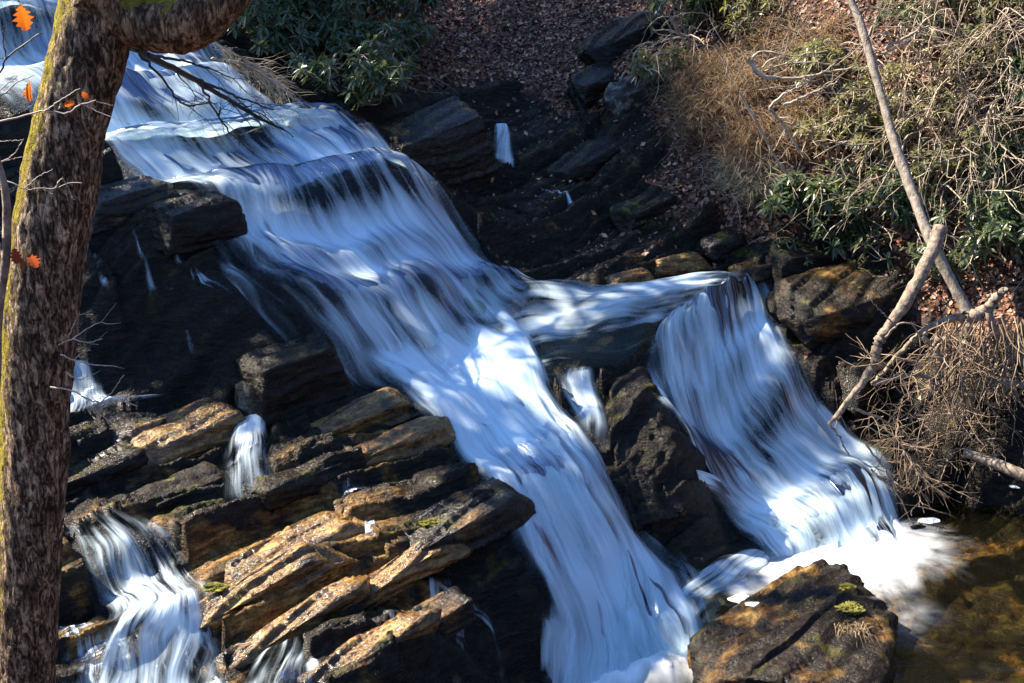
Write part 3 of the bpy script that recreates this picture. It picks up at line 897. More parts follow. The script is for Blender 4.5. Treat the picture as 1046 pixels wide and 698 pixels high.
def mat_plain(name, a, b, rough=.7, scale=9, transl=None, spec=.4, bump=0):
    k = NT(name); pos = k.pos()
    n = k.noise(pos, scale, 4, .65)
    c = k.ramp(n, [(.32, a), (.68, b)])
    k.setp(Base_Color=c, Roughness=rough, Specular_IOR_Level=spec)
    if bump: k.setp(Normal=k.bump(k.noise(k.mapping(pos, (30, 30, 12)), 1.2, 5, .7), .9, bump))
    if transl:
        tr = k.n('ShaderNodeBsdfTranslucent'); tr.inputs[0].default_value = (*transl, 1)
        mx = k.n('ShaderNodeMixShader'); mx.inputs[0].default_value = .45
        k.l(k.p.outputs[0], mx.inputs[1]); k.l(tr.outputs[0], mx.inputs[2]); k.l(mx.outputs[0], k.out.inputs[0])
    return k.m


M_BARK = mat_bark('oak_bark', (.022, .012, .007), (.21, .13, .07), (.54, .41, .27), 1.0, 1)
M_LIMB = mat_bark('limb_bark', (.03, .017, .009), (.26, .145, .065), (.48, .34, .19), .8, 1)
M_GREYWOOD = mat_plain('weathered_wood', (.11, .085, .065), (.30, .255, .205), .85, 14, bump=.02)
M_BROWNWOOD = mat_plain('brown_wood', (.07, .05, .036), (.34, .26, .19), .85, 16, bump=.02)
M_DARKWOOD = mat_plain('dark_wet_wood', (.012, .009, .008), (.05, .038, .03), .5, 16)
M_TWIG = mat_plain('pale_twig', (.22, .17, .13), (.52, .44, .36), .8, 25)
M_ROOT = mat_plain('root_fibre', (.09, .058, .036), (.35, .25, .16), .85, 9)
M_VINE = mat_plain('vine_stem', (.13, .095, .065), (.48, .385, .28), .85, 5)
M_LEAF = mat_plain('rhododendron_leaf', (.03, .055, .024), (.095, .125, .06), .34, 6, (.14, .17, .05), .6)
M_LEAF2 = mat_plain('laurel_leaf', (.09, .09, .035), (.24, .22, .10), .40, 6, (.22, .22, .06), .6)
M_OAKLEAF = mat_plain('dead_oak_leaf', (.20, .045, .008), (.50, .15, .02), .6, 90, (.6, .13, .01))
M_REDLEAF = mat_plain('russet_leaf', (.16, .035, .015), (.26, .06, .025), .6, 40, (.3, .07, .02))
M_GRASS = mat_plain('dry_grass', (.13, .085, .05), (.46, .34, .22), .85, 6, (.3, .19, .09))
M_PALEGRASS = mat_plain('pale_grass', (.34, .29, .19), (.56, .48, .34), .8, 4, (.45, .38, .24))
M_MOSS = mat_plain('moss_cushion', (.03, .035, .005), (.20, .17, .018), .9, 26)

# ------------------------------------------------------------------ foreground tree
TY = 6.0
TC = np.array([at(x, y, TY) for x, y in ((0, 980), (16, 800), (24, 690), (31, 560), (35, 440), (44, 300), (60, 190), (80, 95), (96, 30), (108, -40), (122, -140), (140, -300))])
TRAD = np.array([46, 38, 34, 33, 33, 37, 36, 34, 34, 31, 28, 27]) / F * TY * 1.06


def trunk_mesh(path, rad, n, sides, seed, amp, mossdir, mosslev):
    P = spline(path, n); r = np.interp(np.linspace(0, 1, n), np.linspace(0, 1, len(rad)), rad)
    v, f = tube_arrays(P, r, sides)
    ctr = np.repeat(P, sides, 0); nrm = v - ctr; rl = np.linalg.norm(nrm, axis=1)[:, None]; nrm /= rl
    q = v * np.array((1, 1, .28))
    d = amp * (2.4 * fbm3(q, 9, 3, seed) + 1.5 * np.abs(fbm3(q, 24, 3, seed + 4)) * 2 + 2.2 * fbm3(v, 2.6, 2, seed + 9))
    v = v + nrm * d[:, None]
    md = np.array(mossdir); md = md / np.linalg.norm(md)
    moss = np.clip((nrm @ md) * 1.0 + mosslev, 0, 1)
    return v, f, moss


tree = empty('tree', tuple(TC[0]))
tag(tree, 'large mossy tree trunk close to the viewer with a thick limb bending right', 'tree')


def part(name, v, f, m, parent, **kw):
    v = np.asarray(v) - np.array(parent.location[:])
    return obj(name, v, f, m, parent, **kw)


v, f, ms = trunk_mesh(TC, TRAD, 420, 110, 3, .012, (-.92, .2, .0), -.06)
hz = v[:, 2]
part('trunk', v, f, M_BARK, tree, attrs={'moss': ms + .25 * sstep(7.0, 8.2, hz)})
LC = np.array([at(x, y, TY - d) for x, y, d in ((100, -18, .05), (122, 8, .02), (150, 20, .06), (185, 22, .10), (214, 8, .12), (236, -22, .10), (250, -70, .05), (262, -150, 0))])
v, f, ms = trunk_mesh(LC, np.array([34, 32, 30, 30, 27, 25, 24, 22]) / F * TY, 160, 70, 13, .008, (-.2, .1, 1), -.1)
part('limb', v, f, M_LIMB, tree, attrs={'moss': ms})


# ------------------------------------------------------------------ branching twigs
def twig(mb, p, d, length, r, depth, rg, droop=.0, kink=.35, nb=3, sides=4, tips=None, spread=.9, seg=None):
    p = np.asarray(p, float); d = np.asarray(d, float); d = d / np.linalg.norm(d)
    n = seg or max(4, int(length / .05) if length < .5 else 9)
    step = length / n
    pts = [p]
    dd = d
    for i in range(n):
        dd = dd + rg.normal(size=3) * kink * .35 + np.array((0, 0, -droop * .2))
        dd = dd / np.linalg.norm(dd)
        pts.append(pts[-1] + dd * step)
    pts = np.array(pts)
    rad = np.linspace(r, r * .45, n + 1)
    v, f = tube_arrays(pts, rad, sides)
    mb.add(v, f)
    if depth > 0:
        for k in range(nb):
            i = int(rg.uniform(.25, 1.0) * n)
            side = rg.normal(size=3); side -= side @ dd * dd; side /= np.linalg.norm(side) + 1e-6
            nd = (pts[min(i + 1, n)] - pts[i - 1]); nd = nd / (np.linalg.norm(nd) + 1e-9)
            twig(mb, pts[i], nd + side * spread * rg.uniform(.5, 1.1), length * rg.uniform(.4, .7), max(r * .55, .0012), depth - 1, rg, droop, kink, nb, max(3, sides - 1), tips, spread)
    elif tips is not None: tips.append((pts[-1], dd))
    return pts


def oak_leaf(parent, name, p, size, ang, m, label=None, tiltv=(0, 0), curl=.35):
    prof = [(0, .03), (.1, .04), (.2, .2), (.28, .12), (.38, .34), (.47, .17), (.58, .42), (.67, .2), (.78, .33), (.87, .14), (.95, .18), (1, .02)]
    V = []; Fc = []
    for sgn in (1, -1):
        b = len(V)
        for (t, wd) in prof:
            z = -curl * (t - .5) ** 2
            V.append((0, t, z)); V.append((sgn * wd * .95, t + wd * .14, z + curl * wd * .8))
        for i in range(len(prof) - 1):
            q = (b + 2 * i, b + 2 * i + 1, b + 2 * i + 3, b + 2 * i + 2)
            Fc.append(q if sgn > 0 else q[::-1])
    V = np.array(V) * size
    M = Matrix.Rotation(R(tiltv[1]), 3, 'Z') @ Matrix.Rotation(R(ang), 3, 'Y') @ Matrix.Rotation(R(-90 + tiltv[0]), 3, 'X')
    V = V @ np.array(M).T + np.asarray(p)
    o = part(name, V, Fc, m, parent, smooth=True)
    if label: o['label'] = label
    return o


def px_branch(mb, pix, Y, r0, r1, n=26, sides=6, jit=.004, seed=0):
    P = np.array([at(q[0], q[1], q[2] if len(q) > 2 else Y) for q in pix])
    S = spline(P, n); rg = np.random.default_rng(seed)
    S = S + rg.normal(size=S.shape) * jit
    v, f = tube_arrays(S, np.linspace(r0, r1, n), sides)
    mb.add(v, f)
    return S


def bare(name, lines, Y, m, label, cat='branch', leaves=(), group=None, twigs=0, seed=0):
    """a bare branch given by its lines"""
    base = at(lines[0][0][0][0], lines[0][0][0][1], Y)
    root = empty(name, tuple(base)); tag(root, label, cat, group)
    mb = MB(); rg = np.random.default_rng(seed)
    for k, (pix, r0, r1) in enumerate(lines):
        S = px_branch(mb, pix, Y, r0, r1, 22, 6, .0015, seed + k)
        for _ in range(twigs):
            i = rg.integers(6, 21)
            dd = S[min(i + 1, 21)] - S[i - 1]; dd /= np.linalg.norm(dd)
            twig(mb, S[i], dd + rg.normal(size=3) * .6, rg.uniform(.05, .12), r1 * .9, 0, rg, 0, .3)
    part('stem', np.concatenate(mb.v), [q for f in mb.f for q in f.tolist()], m, root)
    for (px, py, size, ang, lm, tl, lab) in leaves:
        oak_leaf(root, 'leaf', at(px, py, Y - .02), size, ang, lm, lab, tl)
    return root


NY = 5.4
bare('bare_branch', [([(-30, 130), (10, 122), (45, 114), (68, 116), (80, 109), (98, 102)], .0045, .002), ([(45, 114), (60, 104), (82, 90)], .003, .0014), ([(60, 112), (62, 105)], .002, .001), ([(80, 105), (105, 116), (118, 121), (133, 127)], .002, .0012), ([(98, 104), (115, 108)], .0016, .0008)],
     NY, M_TWIG, 'pale forked twig crossing in front of the trunk with an orange oak leaf', leaves=[(77, 104, .045, 70, M_OAKLEAF, (20, 10), None), (92, 103, .04, 150, M_OAKLEAF, (30, 40), None)], seed=2)
bare('bare_branch', [([(-20, 100), (0, 74), (7, 60), (30, 42), (43, 33)], .0045, .0022), ([(7, 62), (3, 40), (4, 22)], .0028, .0016), ([(7, 60), (-10, 58)], .002, .001)],
     NY, M_DARKWOOD, 'dark upright forked twig at the upper left edge', seed=3)
bare('bare_branch', [([(-30, 112), (0, 98), (18, 84), (35, 77)], .0035, .0015), ([(-20, 108), (5, 88), (22, 75)], .003, .0014), ([(5, 95), (13, 97)], .002, .001)],
     NY, M_TWIG, 'pale twig at the left edge with a narrow hanging orange leaf', leaves=[(29, 82, .075, 4, M_OAKLEAF, (0, 68), None)], seed=4)
bare('bare_branch', [([(-10, -25), (8, -10), (20, 2)], .003, .0015), ([(8, -10), (30, -18)], .002, .001)],
     NY, M_DARKWOOD, 'dark twig at the top left corner holding a big orange oak leaf', leaves=[(20, 3, .10, -8, M_OAKLEAF, (10, 25), None)], seed=5)
bare('bare_branch', [([(-20, 170), (0, 166), (14, 158), (24, 142)], .003, .0012), ([(0, 166), (18, 161), (30, 162)], .002, .001), ([(-10, 146), (10, 144), (24, 143)], .002, .001)],
     NY, M_TWIG, 'thin pale twigs at the left edge above the lichened twig', seed=6)
bare('bare_branch', [([(-20, 182), (10, 186), (26, 193), (42, 192), (56, 193), (72, 187), (84, 187)], .003, .0014), ([(26, 192), (40, 180), (54, 173)], .002, .001), ([(56, 192), (64, 183), (72, 197), (75, 204)], .002, .001), ([(42, 192), (54, 198)], .0016, .001)],
     NY, M_TWIG, 'pale lichened twig across the middle of the tree trunk', seed=7)
bare('bare_branch', [([(52, 395), (75, 400), (90, 408), (103, 411), (120, 409), (140, 415)], .0042, .0022), ([(103, 411), (115, 400), (126, 383)], .003, .0016), ([(114, 405), (130, 405), (133, 401)], .0022, .0012), ([(100, 410), (100, 425), (97, 434)], .0024, .0014), ([(100, 422), (110, 428), (120, 425)], .002, .0012), ([(110, 428), (112, 436)], .0018, .001), ([(130, 412), (138, 406)], .0016, .001), ([(102, 409), (102, 396)], .0016, .001)],
     5.8, M_TWIG, 'pale lit twig with upturned tips reaching right from the trunk low down', seed=8)
bare('bare_branch', [([(60, 352), (75, 347), (90, 350), (104, 346)], .0035, .0016), ([(62, 362), (76, 368), (92, 372), (120, 374)], .0035, .0016), ([(72, 348), (86, 338), (100, 330), (110, 331)], .003, .0014), ([(76, 368), (84, 360), (93, 358)], .002, .001), ([(66, 380), (80, 388), (90, 384)], .003, .0014), ([(70, 345), (76, 330), (80, 320)], .0025, .0012)],
     5.8, M_TWIG, 'cluster of pale knotted twigs against the dark cliff beside the trunk', seed=9, twigs=2)
bare('sapling', [([(-30, 700), (-18, 560), (-8, 440), (-3, 330), (5, 270), (6, 200), (-6, 150)], .03, .012), ([(5, 268), (-4, 240), (-14, 228)], .008, .004)],
     5.3, M_BROWNWOOD, 'thin brown sapling stem at the left edge with russet leaves', 'sapling', leaves=[(14, 252, .07, -5, M_REDLEAF, (10, 20), None), (28, 258, .075, -15, M_REDLEAF, (25, 0), None), (22, 262, .055, 20, M_REDLEAF, (10, -30), None)], seed=10)

# ------------------------------------------------------------------ fallen branches across the upper cascade
root = empty('fallen_branch', tuple(at(120, 45, 15.5))); tag(root, 'dark fallen branch hanging over the upper cascade behind the limb', 'branch')
mb = MB(); rg = np.random.default_rng(31)
for pix, r0, r1 in (([(118, 38, 15.6), (160, 62, 16.3), (205, 85, 17.0), (250, 112, 17.6), (290, 132, 17.9)], .05, .015), ([(140, 52, 15.9), (165, 80, 16.2), (190, 108, 16.5), (215, 103, 16.6)], .018, .006), ([(205, 85, 17.0), (222, 118, 17.2), (245, 145, 17.3), (265, 160, 17.3)], .016, .004),
                    ([(190, 76, 16.8), (240, 98, 17.4), (280, 112, 17.7)], .022, .006), ([(150, 55, 16.1), (200, 66, 17), (240, 80, 17.5)], .02, .006), ([(222, 118, 17.2), (228, 110, 17.3)], .01, .004)):
    S = px_branch(mb, pix, 17, r0, r1, 24, 7, .008, 3)
    for _ in range(7):
        i = rg.integers(8, 23); dd = S[i] - S[i - 2]; dd /= np.linalg.norm(dd)
        twig(mb, S[i], dd + rg.normal(size=3) * .5 + np.array((.2, 0, -.2)), rg.uniform(.3, .7), max(.005, r1 * .6), 1, rg, .1, .4, 2)
part('stem', np.concatenate(mb.v), [q for f_ in mb.f for q in f_.tolist()], M_DARKWOOD, root)
for (pa, lab, sd_) in (([(200, 32, 18.6), (235, 52, 19.0), (270, 72, 19.3), (296, 94, 19.2)], 'drooping spray of fine grey twigs at the left foot of the dark bushes', 5),
                       ([(215, 60, 18.4), (245, 64, 18.7), (275, 80, 18.9)], 'lower spray of bare twigs touching the upper cascade', 6)):
    rg = np.random.default_rng(sd_); mb = MB()
    S = px_branch(mb, pa, 19, .018, .006, 22, 6, .006, sd_)
    for _ in range(26):
        i = rg.integers(3, 21); dd = S[i + 1] - S[i - 1]; dd /= np.linalg.norm(dd)
        twig(mb, S[i], dd * 1.1 + np.array((rg.normal() * .3, rg.normal() * .3, -.25 + rg.normal() * .25)), rg.uniform(.4, .9), .006, 1, rg, .12, .25, 3)
    o = mb.build('bare_branch', M_VINE, loc=S[0]); o.location = S[0]
    tag(o, lab, 'branch')

# ------------------------------------------------------------------ leaning trunks on the right bank
def log(name, pix, radii, m, label, cat='log', seed=0, sides=16, amp=.012):
    P = np.array([at(*q) for q in pix]); n = 120
    S = spline(P, n); r = np.interp(np.linspace(0, 1, n), np.linspace(0, 1, len(radii)), radii)
    v, f_ = tube_arrays(S, r, sides)
    ctr = np.repeat(S, sides, 0); nr = v - ctr; nr /= np.linalg.norm(nr, axis=1)[:, None]
    v = v + nr * (fbm3(v, 4, 4, seed) * amp * 2.5 + fbm3(v * np.array((1, 1, .4)), 14, 3, seed + 1) * amp * 1.6)[:, None]
    i0 = len(v); v = np.vstack([v, S[0], S[-1]])
    fl = f_.tolist() + [[i0, (k + 1) % sides, k] for k in range(sides)] + [[i0 + 1, (n - 1) * sides + k, (n - 1) * sides + (k + 1) % sides] for k in range(sides)]
    o = obj(name, v - P[0], fl, m); o.location = P[0]
    return tag(o, label, cat)


log('leaning_trunk', [(850, -60, 19.2), (868, -5, 18.9), (884, 40, 18.6), (900, 98, 18.2), (915, 150, 17.8), (935, 205, 17.35), (952, 248, 17.0), (972, 288, 16.8), (992, 326, 16.6)], [.05, .05, .052, .055, .058, .062, .064, .064, .075], M_GREYWOOD, 'long pale grey trunk leaning down the right bank to the root mass', 'trunk', 3)
bt = empty('broken_trunk', tuple(at(958, 238, 16.75))); tag(bt, 'brown bent dead trunk leaning over the right fall with forked lower end', 'trunk')
mb = MB()
rg = np.random.default_rng(8)
S = px_branch(mb, [(962, 232, 16.8), (948, 265, 16.6), (930, 300, 16.45), (912, 328, 16.35), (897, 350, 16.3), (893, 370, 16.25), (884, 386, 16.2), (868, 408, 16.15), (848, 434, 16.1)], 16.5, .125, .045, 60, 14, .004, 8)
V, ff = tube_arrays(S, np.interp(np.linspace(0, 1, 60), [0, .3, .55, .75, 1], [.085, .07, .06, .045, .028]), 14)
nr = V - np.repeat(S, 14, 0); nr /= np.linalg.norm(nr, axis=1)[:, None]
V = V + nr * (fbm3(V, 5, 4, 4) * .035 + fbm3(V, 22, 2, 5) * .02)[:, None]
mb = MB(); mb.add(V, ff)
part('trunk', np.concatenate(mb.v), ff.tolist(), M_BROWNWOOD, bt)
for pix, r0, r1 in (([(892, 392), (925, 384), (955, 388), (980, 402), (985, 420), (975, 455)], .03, .008), ([(868, 410), (878, 420), (900, 428), (925, 445), (938, 462)], .022, .006), ([(866, 408), (858, 425), (852, 440)], .02, .006),
                    ([(905, 345), (920, 330), (935, 335), (940, 360), (932, 380)], .014, .005), ([(912, 330), (900, 318), (888, 306)], .010, .004), ([(848, 434), (858, 448), (868, 470), (862, 480)], .014, .006)):
    mb = MB(); px_branch(mb, pix, 16.2, r0, r1, 26, 7, .005, int(pix[0][0]))
    part('branch', np.concatenate(mb.v), [q for f_ in mb.f for q in f_.tolist()], M_BROWNWOOD, bt)

log('driftwood_log', [(985, 462, 15.9), (1015, 473, 15.7), (1045, 485, 15.5), (1090, 500, 15.3)], [.05, .065, .07, .08], M_BROWNWOOD, 'half lit log lying at the right edge above the pool', 'log', 5)
log('driftwood_log', [(1000, 388, 16.3), (1030, 392, 16.2), (1080, 398, 16.0)], [.03, .04, .04], M_GREYWOOD, 'thin weathered pole at the right edge beside the root mass', 'log', 6)

# root mass of the toppled tree
rm = empty('root_mass', tuple(at(985, 350, 16.6))); tag(rm, 'tangled lit root mass of a toppled tree overhanging the pool', 'roots')
rg = np.random.default_rng(77)
for pix, r0, r1 in (([(992, 322), (965, 328), (945, 338), (925, 355), (905, 378), (890, 392)], .05, .02), ([(985, 325), (1005, 318), (1022, 300), (1028, 296)], .09, .03), ([(960, 345), (955, 360), (966, 372), (958, 390), (950, 402)], .05, .03),
                    ([(990, 330), (985, 355), (978, 385), (985, 410)], .05, .015), ([(1010, 320), (1020, 345), (1035, 365), (1050, 370)], .05, .02), ([(945, 340), (948, 350), (962, 346), (975, 352), (985, 368)], .028, .012)):
    mb = MB(); px_branch(mb, pix, 16.25 + rg.uniform(-.2, .2), r0, r1, 30, 8, .008, int(pix[0][1]))
    part('root', np.concatenate(mb.v), [q for f_ in mb.f for q in f_.tolist()], M_BROWNWOOD, rm)
mb = MB()
for _ in range(190):
    px = rg.uniform(955, 1046); py = 322 + abs(rg.normal()) * 30
    p = at(px, py, 16.3 + rg.uniform(-.35, .25))
    twig(mb, p, (rg.normal() * .35, rg.normal() * .4, -1), rg.uniform(.35, 1.05), rg.uniform(.004, .012), 1, rg, .1, .5, 2, 4)
for _ in range(210):
    px = rg.uniform(888, 1010); py = rg.uniform(360, 490)
    p = at(px, py, 16.3 + rg.uniform(-.35, .3))
    twig(mb, p, (rg.normal() * .8, rg.normal() * .5, -.25 + rg.normal() * .5), rg.uniform(.25, .6), rg.uniform(.004, .009), 1, rg, .05, .5, 2, 4)
part('rootlets', np.concatenate(mb.v), [q for f_ in mb.f for q in f_.tolist()], M_ROOT, rm)
# fan of fine twigs hanging over the pool
for (pa, nn, lab, sd_, mm) in (([(893, 430, 16.0), (915, 448, 15.9), (932, 470, 15.8), (945, 492, 15.7)], 34, 'fan of pale bare twigs hanging over the pool below the roots', 3, M_ROOT), ([(885, 455, 15.6), (905, 482, 15.55), (922, 515, 15.5), (935, 545, 15.4), (940, 575, 15.3)], 14, 'long thin dark branch trailing down to the foam of the right fall', 4, M_BROWNWOOD),
                               ([(890, 480, 15.9), (910, 500, 15.8), (925, 528, 15.7)], 10, 'thin twiggy branch leaning into the spray of the right fall', 12, M_ROOT)):
    rg = np.random.default_rng(sd_); mb = MB(); S = px_branch(mb, pa, 16, .014, .004, 24, 6, .006, sd_)
    for _ in range(nn):
        i = rg.integers(8 if sd_ == 3 else 3, 23); dd = S[i] - S[i - 1]; dd /= np.linalg.norm(dd)
        twig(mb, S[i], dd + rg.normal(size=3) * .55, rg.uniform(.2, .5) if sd_ == 3 else rg.uniform(.1, .25), .0055, 1, rg, .12, .3, 4 if sd_ == 3 else 2, 4)
    o = mb.build('bare_branch', mm, loc=S[0]); o.location = S[0]; tag(o, lab, 'branch')


# ------------------------------------------------------------------ bushes
def leaf_arrays(rg, p, d, L, W, droop):
    """one elliptical evergreen leaf folded along its rib"""
    d = d / np.linalg.norm(d)
    up = np.array((0, 0, 1.0)) + rg.normal(size=3) * .25
    s = np.cross(d, up); s /= np.linalg.norm(s) + 1e-9
    nrm = np.cross(s, d)
    ts = np.array((0, .33, .7, 1.0)); ws = np.array((.12, .92, .85, .05)) * W / 2
    mid = p + np.outer(ts, d) * L - np.outer(ts ** 2, (0, 0, 1.0)) * L * droop
    l = mid + s * ws[:, None] + nrm * ws[:, None] * .35
    r = mid - s * ws[:, None] + nrm * ws[:, None] * .35
    V = np.vstack([mid, l, r])
    F_ = [[0, 1, 5, 4], [1, 2, 6, 5], [2, 3, 7, 6], [0, 8, 9, 1], [1, 9, 10, 2], [2, 10, 11, 3]]
    return V, F_


def bush(name, px, py, rad, hgt, nst, nw, L, m, label, seed, group, lean=(0, 0), dY=0.0, stem_m=None, droop=.25, cat='bush'):
    rg = np.random.default_rng(seed)
    b = np.array(hit(px, py, Hd)[:]); b[1] += dY; b[2] = float(Hd(b[0], b[1])) - .05
    root = empty(name, tuple(b)); tag(root, label, cat, group)
    ms_, ml = MB(), MB()
    for s in range(nst):
        a = rg.uniform(0, 2 * np.pi); rr = rad * math.sqrt(rg.uniform(.02, 1))
        tip = b + np.array((math.cos(a) * rr + lean[0], math.sin(a) * rr + lean[1], hgt * rg.uniform(.55, 1.05) * (1 - .35 * (rr / rad) ** 2)))
        st = b + np.array((math.cos(a), math.sin(a), 0)) * rr * .25
        S = spline(np.array([st, st * .5 + tip * .5 + rg.normal(size=3) * .12 + np.array((0, 0, .05)), tip]), 9)
        v, f_ = tube_arrays(S, np.linspace(.014, .005, 9), 4); ms_.add(v, f_)
        for q in range(nw):
            i = rg.integers(4, 9)
            p = S[i]
            dd = rg.normal(size=3); dd[2] = abs(dd[2]) * .6 + .1; dd /= np.linalg.norm(dd)
            e = p + dd * rg.uniform(.06, .28) * (.6 + rad * .5)
            v, f_ = tube_arrays(np.array([p, (p + e) / 2 + rg.normal(size=3) * .015, e]), [.005, .004, .003], 3); ms_.add(v, f_)
            nl = rg.integers(6, 10); a0 = rg.uniform(0, 6.28)
            ax = dd + np.array((0, -.15, .35)); ax /= np.linalg.norm(ax)
            e1 = np.cross(ax, (.3, .9, .1)); e1 /= np.linalg.norm(e1); e2 = np.cross(ax, e1)
            for j in range(nl):
                aa = a0 + j * 6.283 / nl + rg.normal() * .2
                ld = (e1 * math.cos(aa) + e2 * math.sin(aa)) + ax * rg.uniform(.0, .5)
                v, f_ = leaf_arrays(rg, e, ld, L * rg.uniform(.75, 1.2), L * .32 * rg.uniform(.8, 1.2), droop * rg.uniform(.3, 1.6))
                ml.add(v, f_)
    part('stems', np.concatenate(ms_.v), [q for f_ in ms_.f for q in f_.tolist()], stem_m or M_VINE, root)
    part('foliage', np.concatenate(ml.v), [q for f_ in ml.f for q in f_.tolist()], m, root, smooth=False)
    return root


GR = 'evergreen bushes on the right bank'
bush('rhododendron', 838, 232, .55, .75, 12, 9, .15, M_LEAF, 'rhododendron with glossy drooping leaves left of the leaning pale trunk above the mossy rock', 1, GR)
bush('rhododendron', 880, 225, .5, .7, 11, 8, .15, M_LEAF, 'rhododendron directly left of the foot of the leaning pale trunk', 2, GR)
bush('rhododendron', 870, 262, .4, .45, 8, 8, .13, M_LEAF, 'low rhododendron on the back of the lichened slab', 3, GR)
bush('rhododendron', 985, 245, .6, .75, 13, 9, .15, M_LEAF, 'rhododendron right of the two crossing trunks', 4, GR)
bush('rhododendron', 1030, 260, .55, .8, 12, 9, .15, M_LEAF, 'rhododendron at the right edge above the root mass', 5, GR)
bush('rhododendron', 1035, 190, .5, .8, 10, 8, .14, M_LEAF, 'rhododendron at the right edge under the hanging pale vines', 6, GR)
bush('rhododendron', 965, 280, .35, .5, 7, 7, .13, M_LEAF, 'small rhododendron between broken trunk and root mass', 7, GR)
bush('laurel_bush', 870, 110, .65, .8, 14, 8, .10, M_LEAF2, 'yellowish laurel bush left of the leaning trunk in full sun', 8, GR)
bush('laurel_bush', 930, 130, .6, .8, 14, 8, .09, M_LEAF2, 'dense small leaved laurel right of the middle of the leaning trunk', 9, GR)
bush('laurel_bush', 855, 150, .5, .6, 10, 8, .11, M_LEAF2, 'sparse laurel below the bleached dead branch', 10, GR)
bush('laurel_bush', 985, 90, .5, .8, 10, 8, .10, M_LEAF2, 'laurel amid the pale vines at the upper right', 11, GR)
bush('laurel_bush', 925, 50, .55, .7, 11, 8, .10, M_LEAF, 'green laurel right of the top of the leaning trunk', 12, GR)
bush('laurel_bush', 960, 20, .55, .7, 10, 8, .11, M_LEAF, 'leafy laurel at the top edge near the upper right corner', 13, GR)
bush('rhododendron', 700, 35, .6, .9, 12, 8, .15, M_LEAF, 'rhododendron with curling bare stems at the head of the leaf slope', 14, GR)
bush('rhododendron', 672, 85, .4, .55, 8, 7, .13, M_LEAF2, 'sunlit small rhododendron over the pale slab', 15, GR)
bush('rhododendron', 735, 15, .6, .8, 12, 8, .14, M_LEAF, 'rhododendron at the top edge above the russet grass', 16, GR)
bush('laurel_bush', 800, 270, .3, .3, 6, 6, .08, M_LEAF, 'small green shoot beside the mossy rock by the right fall', 17, GR)
bush('rhododendron', 945, 190, .45, .55, 9, 8, .12, M_LEAF2, 'laurel thicket behind the lower part of the leaning trunk', 18, GR)
for i, (px, py, r_, h_, m_, lab) in enumerate(((815, 215, .4, .5, M_LEAF, 'rhododendron tips at the left end of the right bank thicket'), (905, 165, .4, .6, M_LEAF2, 'laurel hanging right beside the middle of the leaning trunk'), (1010, 30, .5, .7, M_LEAF2, 'laurel beneath the pale vines of the upper right corner'),
                                              (1045, 110, .45, .7, M_LEAF, 'rhododendron half cut by the right edge among vines'), (845, 85, .5, .6, M_LEAF2, 'laurel sprays behind the bleached dead branch'), (1000, 165, .4, .6, M_LEAF2, 'small yellow green laurel right of the laurel thicket'), (920, 225, .35, .5, M_LEAF, 'rhododendron just behind the crossing of the two trunks'),
                                              (760, 30, .5, .7, M_LEAF2, 'green laurel over the russet slope near the top edge'))):
    bush('laurel_bush' if m_ is M_LEAF2 else 'rhododendron', px, py, r_, h_, 11, 8, .12 if m_ is M_LEAF2 else .15, m_, lab, 120 + i, GR)
GL = 'dark bushes above the upper cascade'
for i, (px, py, lab) in enumerate(((275, 35, 'dark rhododendron directly right of the limb of the near tree'), (318, 60, 'dark rhododendron dipping towards the upper cascade'), (350, 25, 'dark rhododendron in the middle of the shaded thicket'), (385, 60, 'dark rhododendron at the right lower end of the shaded thicket'),
                                   (300, 5, 'dark rhododendron at the top edge right of the limb'), (400, 15, 'dark rhododendron at the top edge beside the leaf slope'), (365, 90, 'low dark rhododendron above the shaded brown boulder'))):
    bush('rhododendron', px, py + 12, .75, .85, 15, 9, .16, M_LEAF, lab, 40 + i, GL)


# ------------------------------------------------------------------ bare tangles, dry grass
def tangle(px, py, spreadm, n, L, r, m, label, seed, dirv=(0, 0, 1), group=None, depth=1, droop=.3, kink=.45, name='bare_shrub', cat='shrub'):
    rg = np.random.default_rng(seed); c = np.array(hit(px, py)[:]); mb = MB()
    for _ in range(n):
        p = c + np.array((rg.normal() * spreadm, rg.normal() * spreadm * .6, 0)); p[2] = float(Hd(p[0], p[1])) + rg.uniform(0, .15)
        twig(mb, p, np.array(dirv) + rg.normal(size=3) * .6, L * rg.uniform(.5, 1.2), r * rg.uniform(.6, 1.4), depth, rg, droop, kink, 2, 4)
    o = mb.build(name, m, loc=c); o.location = c
    return tag(o, label, cat, group)


TG = 'bare shrubs and vine tangles on the right bank'
tangle(985, 110, .7, 90, 1.5, .012, M_VINE, 'big tangle of pale arching vines filling the upper right', 1, (-.2, -.5, .8), TG, 2, .35)
tangle(1035, 60, .6, 80, 1.5, .012, M_VINE, 'pale vine tangle in the upper right corner', 2, (-.3, -.5, .8), TG, 2, .4)
tangle(1030, 150, .5, 35, 1.3, .011, M_VINE, 'hanging pale vines at the right edge above the rhododendrons', 3, (-.4, -.6, .5), TG, 2, .5)
tangle(940, 20, .7, 40, 1.3, .010, M_VINE, 'pale brush at the top edge right of the leaning trunk', 4, (.1, -.3, .9), TG, 2, .3)
tangle(780, 80, .6, 70, .9, .008, M_BROWNWOOD, 'brown thicket of stems on the russet slope', 5, (0, -.4, .8), TG, 1, .3)
tangle(830, 175, .5, 60, .8, .008, M_VINE, 'tan stems lying across the bank below the dead branch', 6, (.3, -.5, .3), TG, 1, .3)
tangle(745, 110, .5, 60, .8, .006, M_GRASS, 'tan dead stems hanging over the russet grass', 13, (-.1, -.6, .4), TG, 1, .6)
tangle(700, 60, .4, 24, 1.0, .012, M_VINE, 'curling bare stems over the pale slab', 7, (-.2, -.6, .6), TG, 1, .6)
